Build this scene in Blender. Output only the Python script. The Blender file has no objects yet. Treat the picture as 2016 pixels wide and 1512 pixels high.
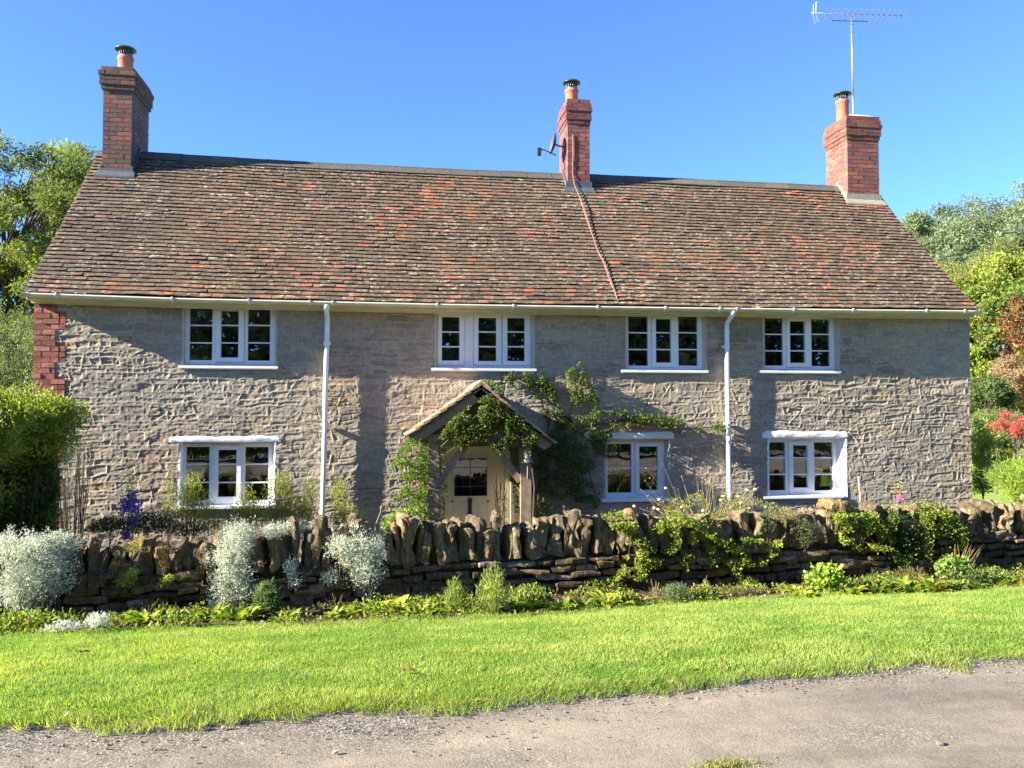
import bpy, math, random
import numpy as np
from mathutils import Vector, Matrix

S = bpy.context.scene
COL = S.collection
# ------------------------------------------------------------------ camera, sky, sun, exposure
F, YAW, PIT, CZ = 1618.0, math.radians(8.48), math.radians(1.95), 1.6
cd = bpy.data.cameras.new("camera"); cam = bpy.data.objects.new("camera", cd); COL.objects.link(cam)
cam.location = (0, -12, CZ); cam.rotation_euler = (math.radians(90) + PIT, 0, -YAW)
cd.sensor_width = 36; cd.lens = F / 2016 * 36; cd.clip_end = 2000; cd.clip_start = 0.05
S.camera = cam
SUN = Vector((-.90, -.145, .405)).normalized()
ELEV = math.asin(SUN.z)
w = bpy.data.worlds.new("World"); S.world = w; w.use_nodes = True
nt = w.node_tree; bg = nt.nodes["Background"]
sky = nt.nodes.new("ShaderNodeTexSky"); sky.sky_type = 'NISHITA'; sky.sun_disc = False
sky.sun_elevation = ELEV; sky.sun_rotation = math.atan2(SUN.x, SUN.y) % (2 * math.pi)
sky.altitude = 8500; sky.air_density = 1.0; sky.dust_density = 0.0; sky.ozone_density = 6.3
nt.links.new(sky.outputs[0], bg.inputs[0]); bg.inputs[1].default_value = 0.15
sl = bpy.data.lights.new("sun", 'SUN'); sl.energy = 5.0; sl.angle = math.radians(0.5); sl.color = (1, .93, .8)
so = bpy.data.objects.new("sun", sl); COL.objects.link(so); so.rotation_euler = SUN.to_track_quat('Z', 'Y').to_euler()
so.location = (-20, -8, 15)
S.view_settings.view_transform = 'Standard'; S.view_settings.look = 'None'
S.view_settings.exposure = 2.2; S.view_settings.gamma = 1
S.cycles.max_bounces = 6; S.cycles.transparent_max_bounces = 12; S.cycles.diffuse_bounces = 3

# ------------------------------------------------------------------ helpers
FW = np.array([math.sin(YAW) * math.cos(PIT), math.cos(YAW) * math.cos(PIT), math.sin(PIT)])
RT = np.array([math.cos(YAW), -math.sin(YAW), 0.0]); UP = np.cross(RT, FW); CP = np.array([0, -12, CZ])
def ray(x, y): return FW + (x - 1008) / F * RT - (y - 756) / F * UP
def at_y(x, y, Y):                      # point of the vertical plane y = Y
    d = ray(x, y); return CP + d * (Y - CP[1]) / d[1]
def at_z(x, y, Z):                      # point of the level z = Z
    d = ray(x, y); return CP + d * (Z - CP[2]) / d[2]
def at_plane(x, y, p, n):
    d = ray(x, y); p = np.array(p); n = np.array(n); return CP + d * (np.dot(p - CP, n) / np.dot(d, n))
rng = np.random.default_rng(7)
R = random.Random(11)

def _h(ix, iy, iz, seed):
    n = (ix * 374761393 + iy * 668265263 + iz * 2147483647 + seed * 1274126177) & 0xFFFFFFFF
    n = ((n ^ (n >> 13)) * 1274126177) & 0xFFFFFFFF
    n = ((n ^ (n >> 16)) * 2246822519) & 0xFFFFFFFF
    return ((n ^ (n >> 15)) & 0xFFFFFF) / 16777216.0
def vn2(x, y, seed=0):
    x = np.asarray(x, float); y = np.asarray(y, float)
    ix = np.floor(x).astype(np.int64); iy = np.floor(y).astype(np.int64); fx = x - ix; fy = y - iy
    fx = fx * fx * (3 - 2 * fx); fy = fy * fy * (3 - 2 * fy); z = np.zeros_like(ix)
    a = _h(ix, iy, z, seed); b = _h(ix + 1, iy, z, seed); c = _h(ix, iy + 1, z, seed); d = _h(ix + 1, iy + 1, z, seed)
    return (a * (1 - fx) + b * fx) * (1 - fy) + (c * (1 - fx) + d * fx) * fy
def fbm2(x, y, seed=0, o=3):
    s = 0; a = .5
    for k in range(o):
        s = s + a * (vn2(x * 2 ** k, y * 2 ** k, seed + k * 17) * 2 - 1); a *= .5
    return s
def vn3(p, seed=0):
    i = np.floor(p).astype(np.int64); f = p - i; f = f * f * (3 - 2 * f); s = 0
    for dx in (0, 1):
        for dy in (0, 1):
            for dz in (0, 1):
                wt = (f[:, 0] if dx else 1 - f[:, 0]) * (f[:, 1] if dy else 1 - f[:, 1]) * (f[:, 2] if dz else 1 - f[:, 2])
                s = s + wt * _h(i[:, 0] + dx, i[:, 1] + dy, i[:, 2] + dz, seed)
    return s * 2 - 1

def mesh_np(name, V, Fc, C=None, mat=None, parent=None, smooth=False):
    """V (n,3), Fc (m,k) one face size, C per-vertex colour -> one linked mesh object"""
    V = np.ascontiguousarray(V, np.float32); Fc = np.ascontiguousarray(Fc, np.int32); k = Fc.shape[1]
    me = bpy.data.meshes.new(name); me.vertices.add(len(V)); me.vertices.foreach_set('co', V.ravel())
    me.loops.add(Fc.size); me.loops.foreach_set('vertex_index', Fc.ravel())
    me.polygons.add(len(Fc)); me.polygons.foreach_set('loop_start', np.arange(0, Fc.size, k, dtype=np.int32))
    me.polygons.foreach_set('use_smooth', np.full(len(Fc), smooth))
    me.update(calc_edges=True)
    if C is not None:
        C = np.asarray(C, np.float32)
        if C.ndim == 1: C = np.tile(C, (len(V), 1))
        a = me.color_attributes.new('Col', 'FLOAT_COLOR', 'POINT')
        a.data.foreach_set('color', np.hstack([C[:, :3], np.ones((len(V), 1), np.float32)]).astype(np.float32).ravel())
    if mat: me.materials.append(mat)
    o = bpy.data.objects.new(name, me); COL.objects.link(o)
    if parent:
        o.parent = parent; o.matrix_parent_inverse = Matrix.Translation(-world_loc(parent))
    return o
def world_loc(o):
    p = o.location.copy()
    while o.parent is not None:
        p += o.matrix_parent_inverse.translation + o.parent.location; o = o.parent
    return p

class MB:
    def __init__(s): s.v = []; s.f = []; s.c = []; s.n = 0
    def add(s, V, Fc, c=(.5, .5, .5)):
        V = [tuple(map(float, p)) for p in V]
        s.v += V; s.f += [tuple(i + s.n for i in f) for f in Fc]
        if isinstance(c, np.ndarray) and c.ndim == 2: s.c += [tuple(q) for q in c]
        else: s.c += [tuple(c)] * len(V)
        s.n += len(V)
    def box(s, a, b, c=(.5, .5, .5), j=0, M=None):
        (x0, y0, z0), (x1, y1, z1) = a, b
        V = [(x, y, z) for x in (x0, x1) for y in (y0, y1) for z in (z0, z1)]
        if j: V = [tuple(q + R.uniform(-j, j) for q in p) for p in V]
        if M is not None: V = [tuple(M @ Vector(p)) for p in V]
        s.add(V, [(0, 1, 3, 2), (4, 6, 7, 5), (0, 4, 5, 1), (2, 3, 7, 6), (0, 2, 6, 4), (1, 5, 7, 3)], c)
    def tube(s, P, r, n=8, c=(.5, .5, .5), cap=True):
        P = [Vector(p) for p in P]
        if not hasattr(r, '__len__'): r = [r] * len(P)
        V = []; u = None
        for i, p in enumerate(P):
            t = (P[min(i + 1, len(P) - 1)] - P[max(i - 1, 0)])
            t = t.normalized() if t.length > 1e-9 else Vector((0, 0, 1))
            if u is None: u = t.orthogonal().normalized()
            else:
                u = (u - t * u.dot(t)); u = u.normalized() if u.length > 1e-6 else t.orthogonal().normalized()
            q = t.cross(u)
            V += [p + (u * math.cos(a) + q * math.sin(a)) * r[i] for a in [2 * math.pi * k / n for k in range(n)]]
        Fc = [(i * n + k, i * n + (k + 1) % n, (i + 1) * n + (k + 1) % n, (i + 1) * n + k) for i in range(len(P) - 1) for k in range(n)]
        if cap: Fc += [tuple(range(n))[::-1], tuple(range((len(P) - 1) * n, len(P) * n))]
        s.add(V, Fc, c)
    def lathe(s, prof, cen, n=24, c=(.5, .5, .5), axis=None):
        cen = Vector(cen); q = Vector(axis).to_track_quat('Z', 'Y') if axis else None
        V = []
        for r, z in prof:
            for k in range(n):
                a = 2 * math.pi * k / n; p = Vector((r * math.cos(a), r * math.sin(a), z))
                V.append(cen + (q @ p if q else p))
        s.add(V, [(i * n + k, i * n + (k + 1) % n, (i + 1) * n + (k + 1) % n, (i + 1) * n + k) for i in range(len(prof) - 1) for k in range(n)], c)
    def build(s, name, mat, parent=None, smooth=False):
        me = bpy.data.meshes.new(name); me.from_pydata(s.v, [], s.f)
        a = me.color_attributes.new('Col', 'FLOAT_COLOR', 'POINT')
        a.data.foreach_set('color', np.array([(*c[:3], 1) for c in s.c], np.float32).ravel())
        if smooth: me.polygons.foreach_set('use_smooth', [True] * len(me.polygons))
        me.materials.append(mat); me.update()
        o = bpy.data.objects.new(name, me); COL.objects.link(o)
        if parent:
            o.parent = parent; o.matrix_parent_inverse = Matrix.Translation(-world_loc(parent))
        return o
def tag(o, label=None, cat=None, group=None, kind=None):
    if label: o['label'] = label
    if cat: o['category'] = cat
    if group: o['group'] = group
    if kind: o['kind'] = kind
    return o
def empty(name, loc, label=None, cat=None, group=None, parent=None):
    o = bpy.data.objects.new(name, None); COL.objects.link(o); o.location = loc; o.empty_display_size = .1
    if parent:
        o.location = Vector(loc) - world_loc(parent); o.parent = parent
    return tag(o, label, cat, group)

# ------------------------------------------------------------------ materials
def newmat(name):
    m = bpy.data.materials.new(name); m.use_nodes = True; n = m.node_tree.nodes; l = m.node_tree.links
    return m, n, l, n['Principled BSDF']
def pos_node(n, l, scale=(1, 1, 1)):
    g = n.new('ShaderNodeNewGeometry'); mp = n.new('ShaderNodeMapping'); mp.inputs['Scale'].default_value = scale
    l.new(g.outputs['Position'], mp.inputs['Vector']); return mp.outputs[0]
def noise(n, l, vec, sc, det=4, ro=.6):
    t = n.new('ShaderNodeTexNoise'); t.inputs['Scale'].default_value = sc; t.inputs['Detail'].default_value = det
    t.inputs['Roughness'].default_value = ro; l.new(vec, t.inputs['Vector']); return t.outputs['Fac']
def ramp(n, l, f, stops):
    r = n.new('ShaderNodeValToRGB'); e = r.color_ramp.elements
    while len(e) < len(stops): e.new(.5)
    for q, (p, c) in zip(e, stops): q.position = p; q.color = (*c, 1) if len(c) == 3 else c
    l.new(f, r.inputs[0]); return r.outputs[0]
def mix(n, l, fac, a, b, mode='MIX'):
    m = n.new('ShaderNodeMix'); m.data_type = 'RGBA'; m.blend_type = mode
    for i, q in ((0, fac), (6, a), (7, b)):
        if hasattr(q, 'is_linked'): l.new(q, m.inputs[i])
        else: m.inputs[i].default_value = q if i == 0 else (*q[:3], 1)
    return m.outputs[2]
def bump(n, l, b, h, strength=.5, dist=.01):
    q = n.new('ShaderNodeBump'); q.inputs['Strength'].default_value = strength; q.inputs['Distance'].default_value = dist
    l.new(h, q.inputs['Height']); l.new(q.outputs[0], b.inputs['Normal'])
def attr(n, name='Col'):
    a = n.new('ShaderNodeAttribute'); a.attribute_name = name; return a.outputs['Color']
def solid(name, col=None, rough=.6, metal=0, nsc=20, namt=.25, bsc=60, bstr=.2, bd=.004, spec=.4):
    m, n, l, b = newmat(name); v = pos_node(n, l)
    g = ramp(n, l, noise(n, l, v, nsc), [(.3, (1 - namt,) * 3), (.7, (1, 1, 1))])
    src = attr(n) if col is None else col
    l.new(mix(n, l, 1.0, src, g, 'MULTIPLY'), b.inputs['Base Color'])
    b.inputs['Roughness'].default_value = rough; b.inputs['Metallic'].default_value = metal
    b.inputs['Specular IOR Level'].default_value = spec
    if bstr: bump(n, l, b, noise(n, l, v, bsc), bstr, bd)
    return m
def leafmat(name, trans=.45, rough=.55, spec=.25, tint=(1.15, 1.2, .55)):
    m, n, l, b = newmat(name); c = attr(n)
    l.new(c, b.inputs['Base Color']); b.inputs['Roughness'].default_value = rough; b.inputs['Specular IOR Level'].default_value = spec
    t = n.new('ShaderNodeBsdfTranslucent'); l.new(mix(n, l, 1.0, c, tint, 'MULTIPLY'), t.inputs['Color'])
    x = n.new('ShaderNodeMixShader'); x.inputs[0].default_value = trans
    l.new(b.outputs[0], x.inputs[1]); l.new(t.outputs[0], x.inputs[2]); l.new(x.outputs[0], n['Material Output'].inputs[0]); return m
M = {}
M['leaf'] = leafmat('leaf'); M['grass'] = leafmat('grass_blade', .5, .5)
M['silver'] = leafmat('silver_leaf', .3, .8, .1, (1, 1.02, .85)); M['petal'] = leafmat('petal', .3, .6, .2, (1, 1, 1))
M['bark'] = solid('bark', None, .9, nsc=30, namt=.5, bsc=40, bstr=.8, bd=.01)
M['white'] = solid('white_upvc', (.78, .785, .77), .4, nsc=7, namt=.10, bstr=0)
M['paint'] = solid('white_masonry_paint', (.78, .79, .8), .8, nsc=25, namt=.16, bsc=70, bstr=.5, bd=.006)
M['cream'] = solid('cream_gutter', (.64, .60, .46), .5, nsc=5, namt=.22, bstr=0)
M['door'] = solid('cream_door_paint', (.78, .71, .48), .55, nsc=6, namt=.1, bsc=40, bstr=.05)
M['oak'] = solid('weathered_oak', None, .8, nsc=14, namt=.45, bsc=50, bstr=.5)
M['iron'] = solid('black_iron', (.02, .02, .022), .5, nsc=20, bstr=.1)
M['metal'] = solid('galvanised_metal', None, .4, .7, nsc=12, namt=.3, bstr=0)
M['terracotta'] = solid('terracotta', (.46, .145, .075), .75, nsc=9, namt=.3, bsc=80, bstr=.15)
M['lead'] = solid('lead_flashing', None, .6, .2, nsc=10, namt=.35, bsc=20, bstr=.3)
M['brick'] = solid('brickwork', None, .85, nsc=35, namt=.5, bsc=90, bstr=.6, bd=.004)
M['stone'] = solid('rubble_stone', None, .92, nsc=22, namt=.42, bsc=70, bstr=.8, bd=.006, spec=.2)
M['plaster'] = solid('lime_render', (.50, .44, .36), .9, nsc=12, namt=.25, bsc=60, bstr=.4)
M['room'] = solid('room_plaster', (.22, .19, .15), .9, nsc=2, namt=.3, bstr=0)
M['cloth'] = solid('curtain_cloth', None, .9, nsc=8, namt=.2, bstr=0)
M['plastic'] = solid('coloured_plastic', None, .5, nsc=8, namt=.15, bstr=0)
M['ridge'] = solid('ridge_tile', None, .85, nsc=40, namt=.6, bsc=60, bstr=.6)

def mk_glass():
    m, n, l, b = newmat('window_glass'); n.remove(b)
    t = n.new('ShaderNodeBsdfTransparent'); t.inputs[0].default_value = (.75, .78, .77, 1)
    g = n.new('ShaderNodeBsdfGlossy'); g.inputs['Roughness'].default_value = .01; g.inputs[0].default_value = (.9, .95, 1, 1)
    fr = n.new('ShaderNodeFresnel'); fr.inputs[0].default_value = 2.0
    x = n.new('ShaderNodeMixShader'); l.new(fr.outputs[0], x.inputs[0]); l.new(t.outputs[0], x.inputs[1]); l.new(g.outputs[0], x.inputs[2])
    v = pos_node(n, l); bp = n.new('ShaderNodeBump'); bp.inputs['Strength'].default_value = .05; bp.inputs['Distance'].default_value = .02
    l.new(noise(n, l, v, 3, 1), bp.inputs['Height']); l.new(bp.outputs[0], g.inputs['Normal'])
    l.new(x.outputs[0], n['Material Output'].inputs[0]); return m
M['glass'] = mk_glass()

def mk_wallstone():                     # wall face: stone colour from the mesh, lichen and soot on top
    m, n, l, b = newmat('rubble_wall_face'); v = pos_node(n, l)
    c = attr(n)
    g = ramp(n, l, noise(n, l, v, 18, 6, .7), [(.25, (.62,) * 3), (.7, (1.08,) * 3)])
    c = mix(n, l, 1.0, c, g, 'MULTIPLY')
    big = ramp(n, l, noise(n, l, v, .9, 3), [(.35, (.88, .9, .93)), (.65, (1.06, 1.0, .93))])
    c = mix(n, l, 1.0, c, big, 'MULTIPLY')
    # pale lichen rings, thick near the left quoin
    vo = n.new('ShaderNodeTexVoronoi'); vo.inputs['Scale'].default_value = 17; l.new(v, vo.inputs['Vector'])
    sp = n.new('ShaderNodeSeparateXYZ'); l.new(v, sp.inputs[0])
    mr = n.new('ShaderNodeMapRange'); mr.inputs[1].default_value = -3.2; mr.inputs[2].default_value = -4.3
    mr.inputs[3].default_value = .07; mr.inputs[4].default_value = .36; l.new(sp.outputs[0], mr.inputs[0])
    lt = n.new('ShaderNodeMath'); lt.operation = 'LESS_THAN'; l.new(vo.outputs['Distance'], lt.inputs[0])
    nm = n.new('ShaderNodeMath'); nm.operation = 'MULTIPLY'; l.new(mr.outputs[0], nm.inputs[0])
    l.new(noise(n, l, v, 5, 3), nm.inputs[1]); l.new(nm.outputs[0], lt.inputs[1])
    f = n.new('ShaderNodeMath'); f.operation = 'MULTIPLY'; f.inputs[1].default_value = .6; l.new(lt.outputs[0], f.inputs[0])
    c = mix(n, l, f.outputs[0], c, (.55, .55, .52))
    l.new(c, b.inputs['Base Color']); b.inputs['Roughness'].default_value = .95; b.inputs['Specular IOR Level'].default_value = .15
    bump(n, l, b, noise(n, l, v, 55, 5, .7), .7, .008); return m
M['wallface'] = mk_wallstone()
def mk_tile():
    m, n, l, b = newmat('clay_roof_tile'); v = pos_node(n, l); c = attr(n)
    c = mix(n, l, 1.0, c, ramp(n, l, noise(n, l, v, 16, 6, .7), [(.3, (.6,) * 3), (.7, (1.15,) * 3)]), 'MULTIPLY')
    moss = ramp(n, l, noise(n, l, v, 2.2, 4), [(.55, (0, 0, 0)), (.75, (.35, .35, .35))])
    c = mix(n, l, moss, c, (.15, .12, .055))
    vs = pos_node(n, l, (.8, 1.5, 1.5))
    a1 = ramp(n, l, noise(n, l, vs, 15, 5, .72), [(.565, (0, 0, 0)), (.625, (1, 1, 1))])
    a2 = ramp(n, l, noise(n, l, v, 1.5, 3, .6), [(.38, (.12,) * 3), (.58, (1, 1, 1))])
    c = mix(n, l, mix(n, l, 1.0, a1, a2, 'MULTIPLY'), c, (.48, .43, .33))
    l.new(c, b.inputs['Base Color']); b.inputs['Roughness'].default_value = .88; b.inputs['Specular IOR Level'].default_value = .2
    bump(n, l, b, noise(n, l, v, 60, 4), .5, .005); return m
M['tile'] = mk_tile()
def mk_soil(name, stops, sc=14, bsc=50, bs=1.0, bd=.02):
    m, n, l, b = newmat(name); v = pos_node(n, l)
    l.new(ramp(n, l, noise(n, l, v, sc, 8, .75), stops), b.inputs['Base Color']); b.inputs['Roughness'].default_value = .95
    b.inputs['Specular IOR Level'].default_value = .1
    bump(n, l, b, noise(n, l, v, bsc, 6, .7), bs, bd); return m
M['soil'] = mk_soil('bed_soil', [(.3, (.03, .02, .012)), (.55, (.09, .06, .04)), (.75, (.2, .15, .10))])
M['turf'] = mk_soil('turf_underlay', [(.3, (.06, .10, .015)), (.6, (.15, .22, .03)), (.8, (.2, .26, .06))], 6)
M['field'] = mk_soil('field_grass', [(.3, (.13, .19, .03)), (.5, (.22, .29, .05)), (.75, (.30, .34, .08))], 5, 30)
def mk_road():
    m, n, l, b = newmat('worn_lane_surface'); v = pos_node(n, l); zone = attr(n)
    vs = pos_node(n, l, (.35, 1.3, 1))
    c = ramp(n, l, noise(n, l, vs, 1.3, 5, .65), [(.36, (.155, .132, .10)), (.50, (.235, .198, .148)), (.66, (.315, .262, .188))])
    fine = ramp(n, l, noise(n, l, v, 95, 4, .75), [(.33, (.5, .5, .5)), (.5, (.97, .97, .97)), (.72, (1.15, 1.13, 1.1))])
    c = mix(n, l, 1.0, c, fine, 'MULTIPLY')
    vo = n.new('ShaderNodeTexVoronoi'); vo.inputs['Scale'].default_value = 70; l.new(v, vo.inputs['Vector'])
    r2 = ramp(n, l, vo.outputs['Distance'], [(.0, (1, 1, 1)), (.12, (0, 0, 0))])
    sel = ramp(n, l, noise(n, l, v, 9, 3), [(.5, (0, 0, 0)), (.62, (.8, .8, .8))])
    c = mix(n, l, mix(n, l, 1, r2, sel, 'MULTIPLY'), c, (.10, .09, .085))
    v3 = n.new('ShaderNodeTexVoronoi'); v3.inputs['Scale'].default_value = 105; l.new(v, v3.inputs['Vector'])
    chip = ramp(n, l, v3.outputs['Color'], [(.15, (.08, .068, .054)), (.5, (.19, .163, .128)), (.8, (.31, .27, .21)), (.95, (.5, .45, .37))])
    chip = mix(n, l, 1.0, chip, ramp(n, l, v3.outputs['Distance'], [(.35, (1.1, 1.1, 1.1)), (.75, (.45, .45, .45))]), 'MULTIPLY')
    c = mix(n, l, zone, c, chip)
    l.new(c, b.inputs['Base Color']); b.inputs['Roughness'].default_value = .9; b.inputs['Specular IOR Level'].default_value = .2
    ad = n.new('ShaderNodeMath'); ad.operation = 'ADD'; l.new(noise(n, l, v, 110, 3), ad.inputs[0]); l.new(noise(n, l, v, 9, 3), ad.inputs[1])
    bump(n, l, b, ad.outputs[0], .6, .006); return m
M['road'] = mk_road()

# ------------------------------------------------------------------ ground
ROADY = [(-200, 1450), (0, 1442), (300, 1425), (570, 1406), (830, 1400), (1000, 1385), (1400, 1345), (1700, 1322), (2016, 1300), (2300, 1282)]
_re = np.array([at_z(x, y, 0) for x, y in ROADY])
def y_road(x): return np.interp(x, _re[:, 0], _re[:, 1]) + .018 * np.sin(x * 2.3) + .015 * np.sin(x * 5.1 + 1)
def y_wall(x): return -4.0 + .11 * (np.clip(x, -12, 14) + 3.47)         # front foot of the garden wall
def base_z(x): return -.29 - .012 * (np.clip(x, -4, 9) + 3.4)
def sm(t): t = np.clip(t, 0, 1); return t * t * (3 - 2 * t)
GARDEN = -.72
def gz(x, y):
    x = np.asarray(x, float); y = np.asarray(y, float)
    t = (y - y_road(x)) / (y_wall(x) - y_road(x))
    z = base_z(x) * sm(t * .92)
    z = np.where(y > y_wall(x) + .2, base_z(x) + (GARDEN - base_z(x)) * sm((y - y_wall(x) - .2) / .5), z)
    h = np.clip(y - 9, 0, None); hill = np.where(h < 24, h * .035 + h * h * .0006, 24 * .035 + 24 * 24 * .0006 + (h - 24) * .10)
    z = z + np.minimum(hill, 13) * (1 - .65 * sm((-x + 2) / 12)) + np.where(y > 9, .25 * fbm2(x * .1, y * .1, 5), 0)
    return z
def axis(vals):
    out = []
    for a, b, st in vals: out += list(np.arange(a, b, st))
    return np.array(out)
gx = axis([(-900, -100, 80), (-100, -12, 8), (-12, 14, .35), (14, 100, 5), (100, 901, 80)])
gy = axis([(-900, -60, 80), (-60, -14, 6), (-14, -9.2, .6), (-9.2, -2.2, .12), (-2.2, 9, .8), (9, 60, 2), (60, 200, 8), (200, 1001, 80)])
X, Y = np.meshgrid(gx, gy); Z = gz(X, Y) - .03
nx, ny = len(gx), len(gy)
def gridfaces(nx, ny):
    i = (np.arange(ny - 1)[:, None] * nx + np.arange(nx - 1)[None]).ravel(); return np.stack([i, i + 1, i + nx + 1, i + nx], 1)
o = mesh_np('ground', np.stack([X, Y, Z], -1).reshape(-1, 3), gridfaces(nx, ny), None, M['field'], None, True); tag(o, kind='structure')
def strip(name, f0, f1, x0, x1, nx, ny, zoff, mat, zn=0, wig=0):
    xs = np.linspace(x0, x1, nx); T = np.linspace(0, 1, ny)[:, None]; X = np.tile(xs, (ny, 1))
    Y = f0(xs) * (1 - T) + f1(xs) * T
    Z = gz(X, Y) + zoff * (np.minimum(1, T * 18 + .3) if name == 'lawn' else 1)
    if zn: Z = Z + zn * fbm2(X * 9, Y * 9, 3)
    C = None
    if name == 'lane':
        d = y_road(X) - Y; g = .95 * np.exp(-(d / (.13 + .36 * sm((1.2 - X) / 2.5))) ** 2) + .40 * sm(fbm2(X * .8, Y * 2.2, 33) * 2.2 - .1) + .3 * (vn2(X * 5, Y * 7, 34) - .5) + .12
        C = np.repeat(np.clip(g, 0, 1).reshape(-1, 1), 3, 1)
    return mesh_np(name, np.stack([X, Y, Z], -1).reshape(-1, 3), gridfaces(nx, ny), C, mat, None, True)
BEDY = [(-300, 1272), (0, 1262), (400, 1252), (700, 1244), (1000, 1238), (1250, 1210), (1500, 1190), (1750, 1180), (2016, 1170), (2300, 1160)]
_be = np.array([at_z(x, y, base_z(at_y(x, y, -4.8)[0]) * .93) for x, y in BEDY])
def y_bed(x): return np.interp(x, _be[:, 0], _be[:, 1]) + .05 * np.sin(x * 3.1) + .03 * np.sin(x * 8.3)
tag(strip('lane', lambda x: x * 0 - 9.5, lambda x: y_road(x) + .12, -14, 16, 700, 220, .006, M['road'], .006), kind='structure')
far_lane = strip('far_lane', lambda x: x * 0 - 20, lambda x: x * 0 - 9.48, -60, 60, 100, 20, .006, M['road'], .0); tag(far_lane, kind='structure')
tag(strip('lawn', lambda x: y_road(x) + .06 - .08 * vn2(x * 4.3, x * 0, 71), lambda x: y_bed(x) + .1, -9, 13, 400, 40, .016, M['turf'], .012), kind='structure')
tag(strip('flower_bed', lambda x: y_bed(x) - .02, lambda x: y_wall(x) + .2, -9, 13, 500, 24, .022, M['soil'], .04), kind='structure')
tag(strip('garden_ground', lambda x: y_wall(x) + .75, lambda x: x * 0 + .1, -9, 12, 60, 30, .01, M['soil'], .03), kind='structure')

# ------------------------------------------------------------------ leaf builders
def unit(v): return v / np.maximum(np.linalg.norm(v, axis=-1, keepdims=True), 1e-9)
def leaf_np(P, D, L, W, C, fold=.15, Nn=None):
    n = len(P); D = unit(D)
    if Nn is None: Nn = unit(np.cross(D, rng.normal(size=(n, 3))))
    Sd = unit(np.cross(D, Nn)); L = np.broadcast_to(L, n)[:, None]; W = np.broadcast_to(W, n)[:, None]
    V = np.stack([P, P + D * L * .45 + Sd * W * .5 + Nn * W * fold, P + D * L, P + D * L * .45 - Sd * W * .5 + Nn * W * fold], 1).reshape(-1, 3)
    Fc = np.arange(n * 4).reshape(-1, 4); return V, Fc, np.repeat(np.asarray(C, float), 4, 0)
def cols(n, a, b, var=.15, t=None):
    a = np.array(a); b = np.array(b); t = rng.random(n)[:, None] if t is None else t[:, None]
    return np.clip((a * (1 - t) + b * t) * (1 + rng.normal(0, var, (n, 1))), 0.003, 1)
def rdir(n, up=.3): return unit(rng.normal(size=(n, 3)) + np.array([0, 0, up]))
def foliage(name, P, L, W, C, mat='leaf', parent=None, up=.3, D=None):
    n = len(P); D = rdir(n, up) if D is None else D
    L = L * rng.uniform(.7, 1.25, n); V, Fc, CC = leaf_np(P, D, L, W * rng.uniform(.75, 1.2, n), C)
    return mesh_np(name, V, Fc, CC, M[mat], parent)

# grass on the lawn: nobody could count it
def grass():
    n = 360000
    x = rng.uniform(-3.4, 8.6, n); t = rng.random(n); yr = y_road(x) + .10 - .22 * vn2(x * 4.3, x * 0, 71) - .10 * vn2(x * 15, x * 0, 72) - .05 * rng.random(n) ** 3; yb = y_bed(x) + .06
    y = yr + (yb - yr) * t
    m = (at_in_view(x, y)); x, y, t = x[m], y[m], t[m]
    edge = np.exp(-((y - y_road(x)) / .16) ** 2); back = np.exp(-((y_bed(x) - y) / .07) ** 2)
    cl = .7 * fbm2(x * 1.3, y * 2.2, 9) + .6 * fbm2(x * 3.2 + y, y * 7, 10); fn = fbm2(x * 9, y * 9, 12)
    L = (.023 + .012 * cl + .016 * np.clip(fn, 0, 1) + .045 * edge * (vn2(x * 9, y * 5, 4)) ** 1.5 + .02 * back) * rng.uniform(.7, 1.5, len(x))
    P = np.stack([x, y, gz(x, y) + .012 ], 1)
    lean = np.stack([fbm2(x * 4, y * 4, 21), fbm2(x * 4, y * 4, 22) - .25 * edge, np.zeros_like(x)], 1) * 1.0
    D = unit(np.stack([rng.normal(0, .45, len(x)), rng.normal(0, .45, len(x)), np.ones(len(x))], 1) + lean)
    tt = np.clip(.5 + 1.3 * cl + .25 * rng.normal(size=len(x)), 0, 1)
    C = cols(len(x), (.20, .33, .055), (.40, .46, .12), .16, tt)  # green varies by patch; darker mottles also put shadow patches into the blade colour
    dark = edge * (rng.random(len(x)) < .45); C = C * (1 - .4 * dark[:, None])
    dry = rng.random(len(x)) < .03 + .10 * edge; C[dry] = np.array([.33, .27, .12])
    V, Fc, CC = leaf_np(P, D, L, .0042, C)
    g = mesh_np('grass', V, Fc, CC, M['grass']); tag(g, kind='stuff', cat='grass', label='short bright green lawn grass between lane and flower bed')
def at_in_view(x, y):
    d = np.stack([x, y + 12, np.zeros_like(x)], 1); c = d[:, 0] * math.cos(YAW) - d[:, 1] * math.sin(YAW); f = d[:, 0] * math.sin(YAW) + d[:, 1] * math.cos(YAW)
    return (np.abs(c / f) < .70) & (f > .5)
grass()

# ------------------------------------------------------------------ the cottage
XL, XR = float(at_y(68.5, 690, 0)[0]), float(at_y(1911, 800, 0)[0])           # wall ends
BACKY = 4.9; RY = 2.37         # back wall, ridge
cottage = empty('cottage', (2.2, 0, GARDEN), 'long two-storey rubble stone cottage with brown clay tiled roof and white windows', 'cottage')
def gut_z(x): return np.interp(x, _gx, _gz)
_g = np.array([at_y(x, y, -.315) for x, y in [(50, 577), (360, 588), (640, 594), (860, 599), (1050, 602), (1430, 607), (1700, 610), (1922, 612)]])
_gx, _gz = _g[:, 0], _g[:, 2]
_r = np.array([at_y(x, y, RY) for x, y in [(180, 302), (290, 307), (450, 316), (610, 326), (1000, 344), (1165, 350), (1400, 361), (1640, 372), (1760, 380)]])
_rx, _rz = _r[:, 0], _r[:, 2]
VL, VR = _gx[0] - .02, _gx[-1] + .02       # verges
def eave_z(x): return gut_z(x) + .015
def ridge_z(x): return np.interp(x, _rx, _rz)
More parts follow.
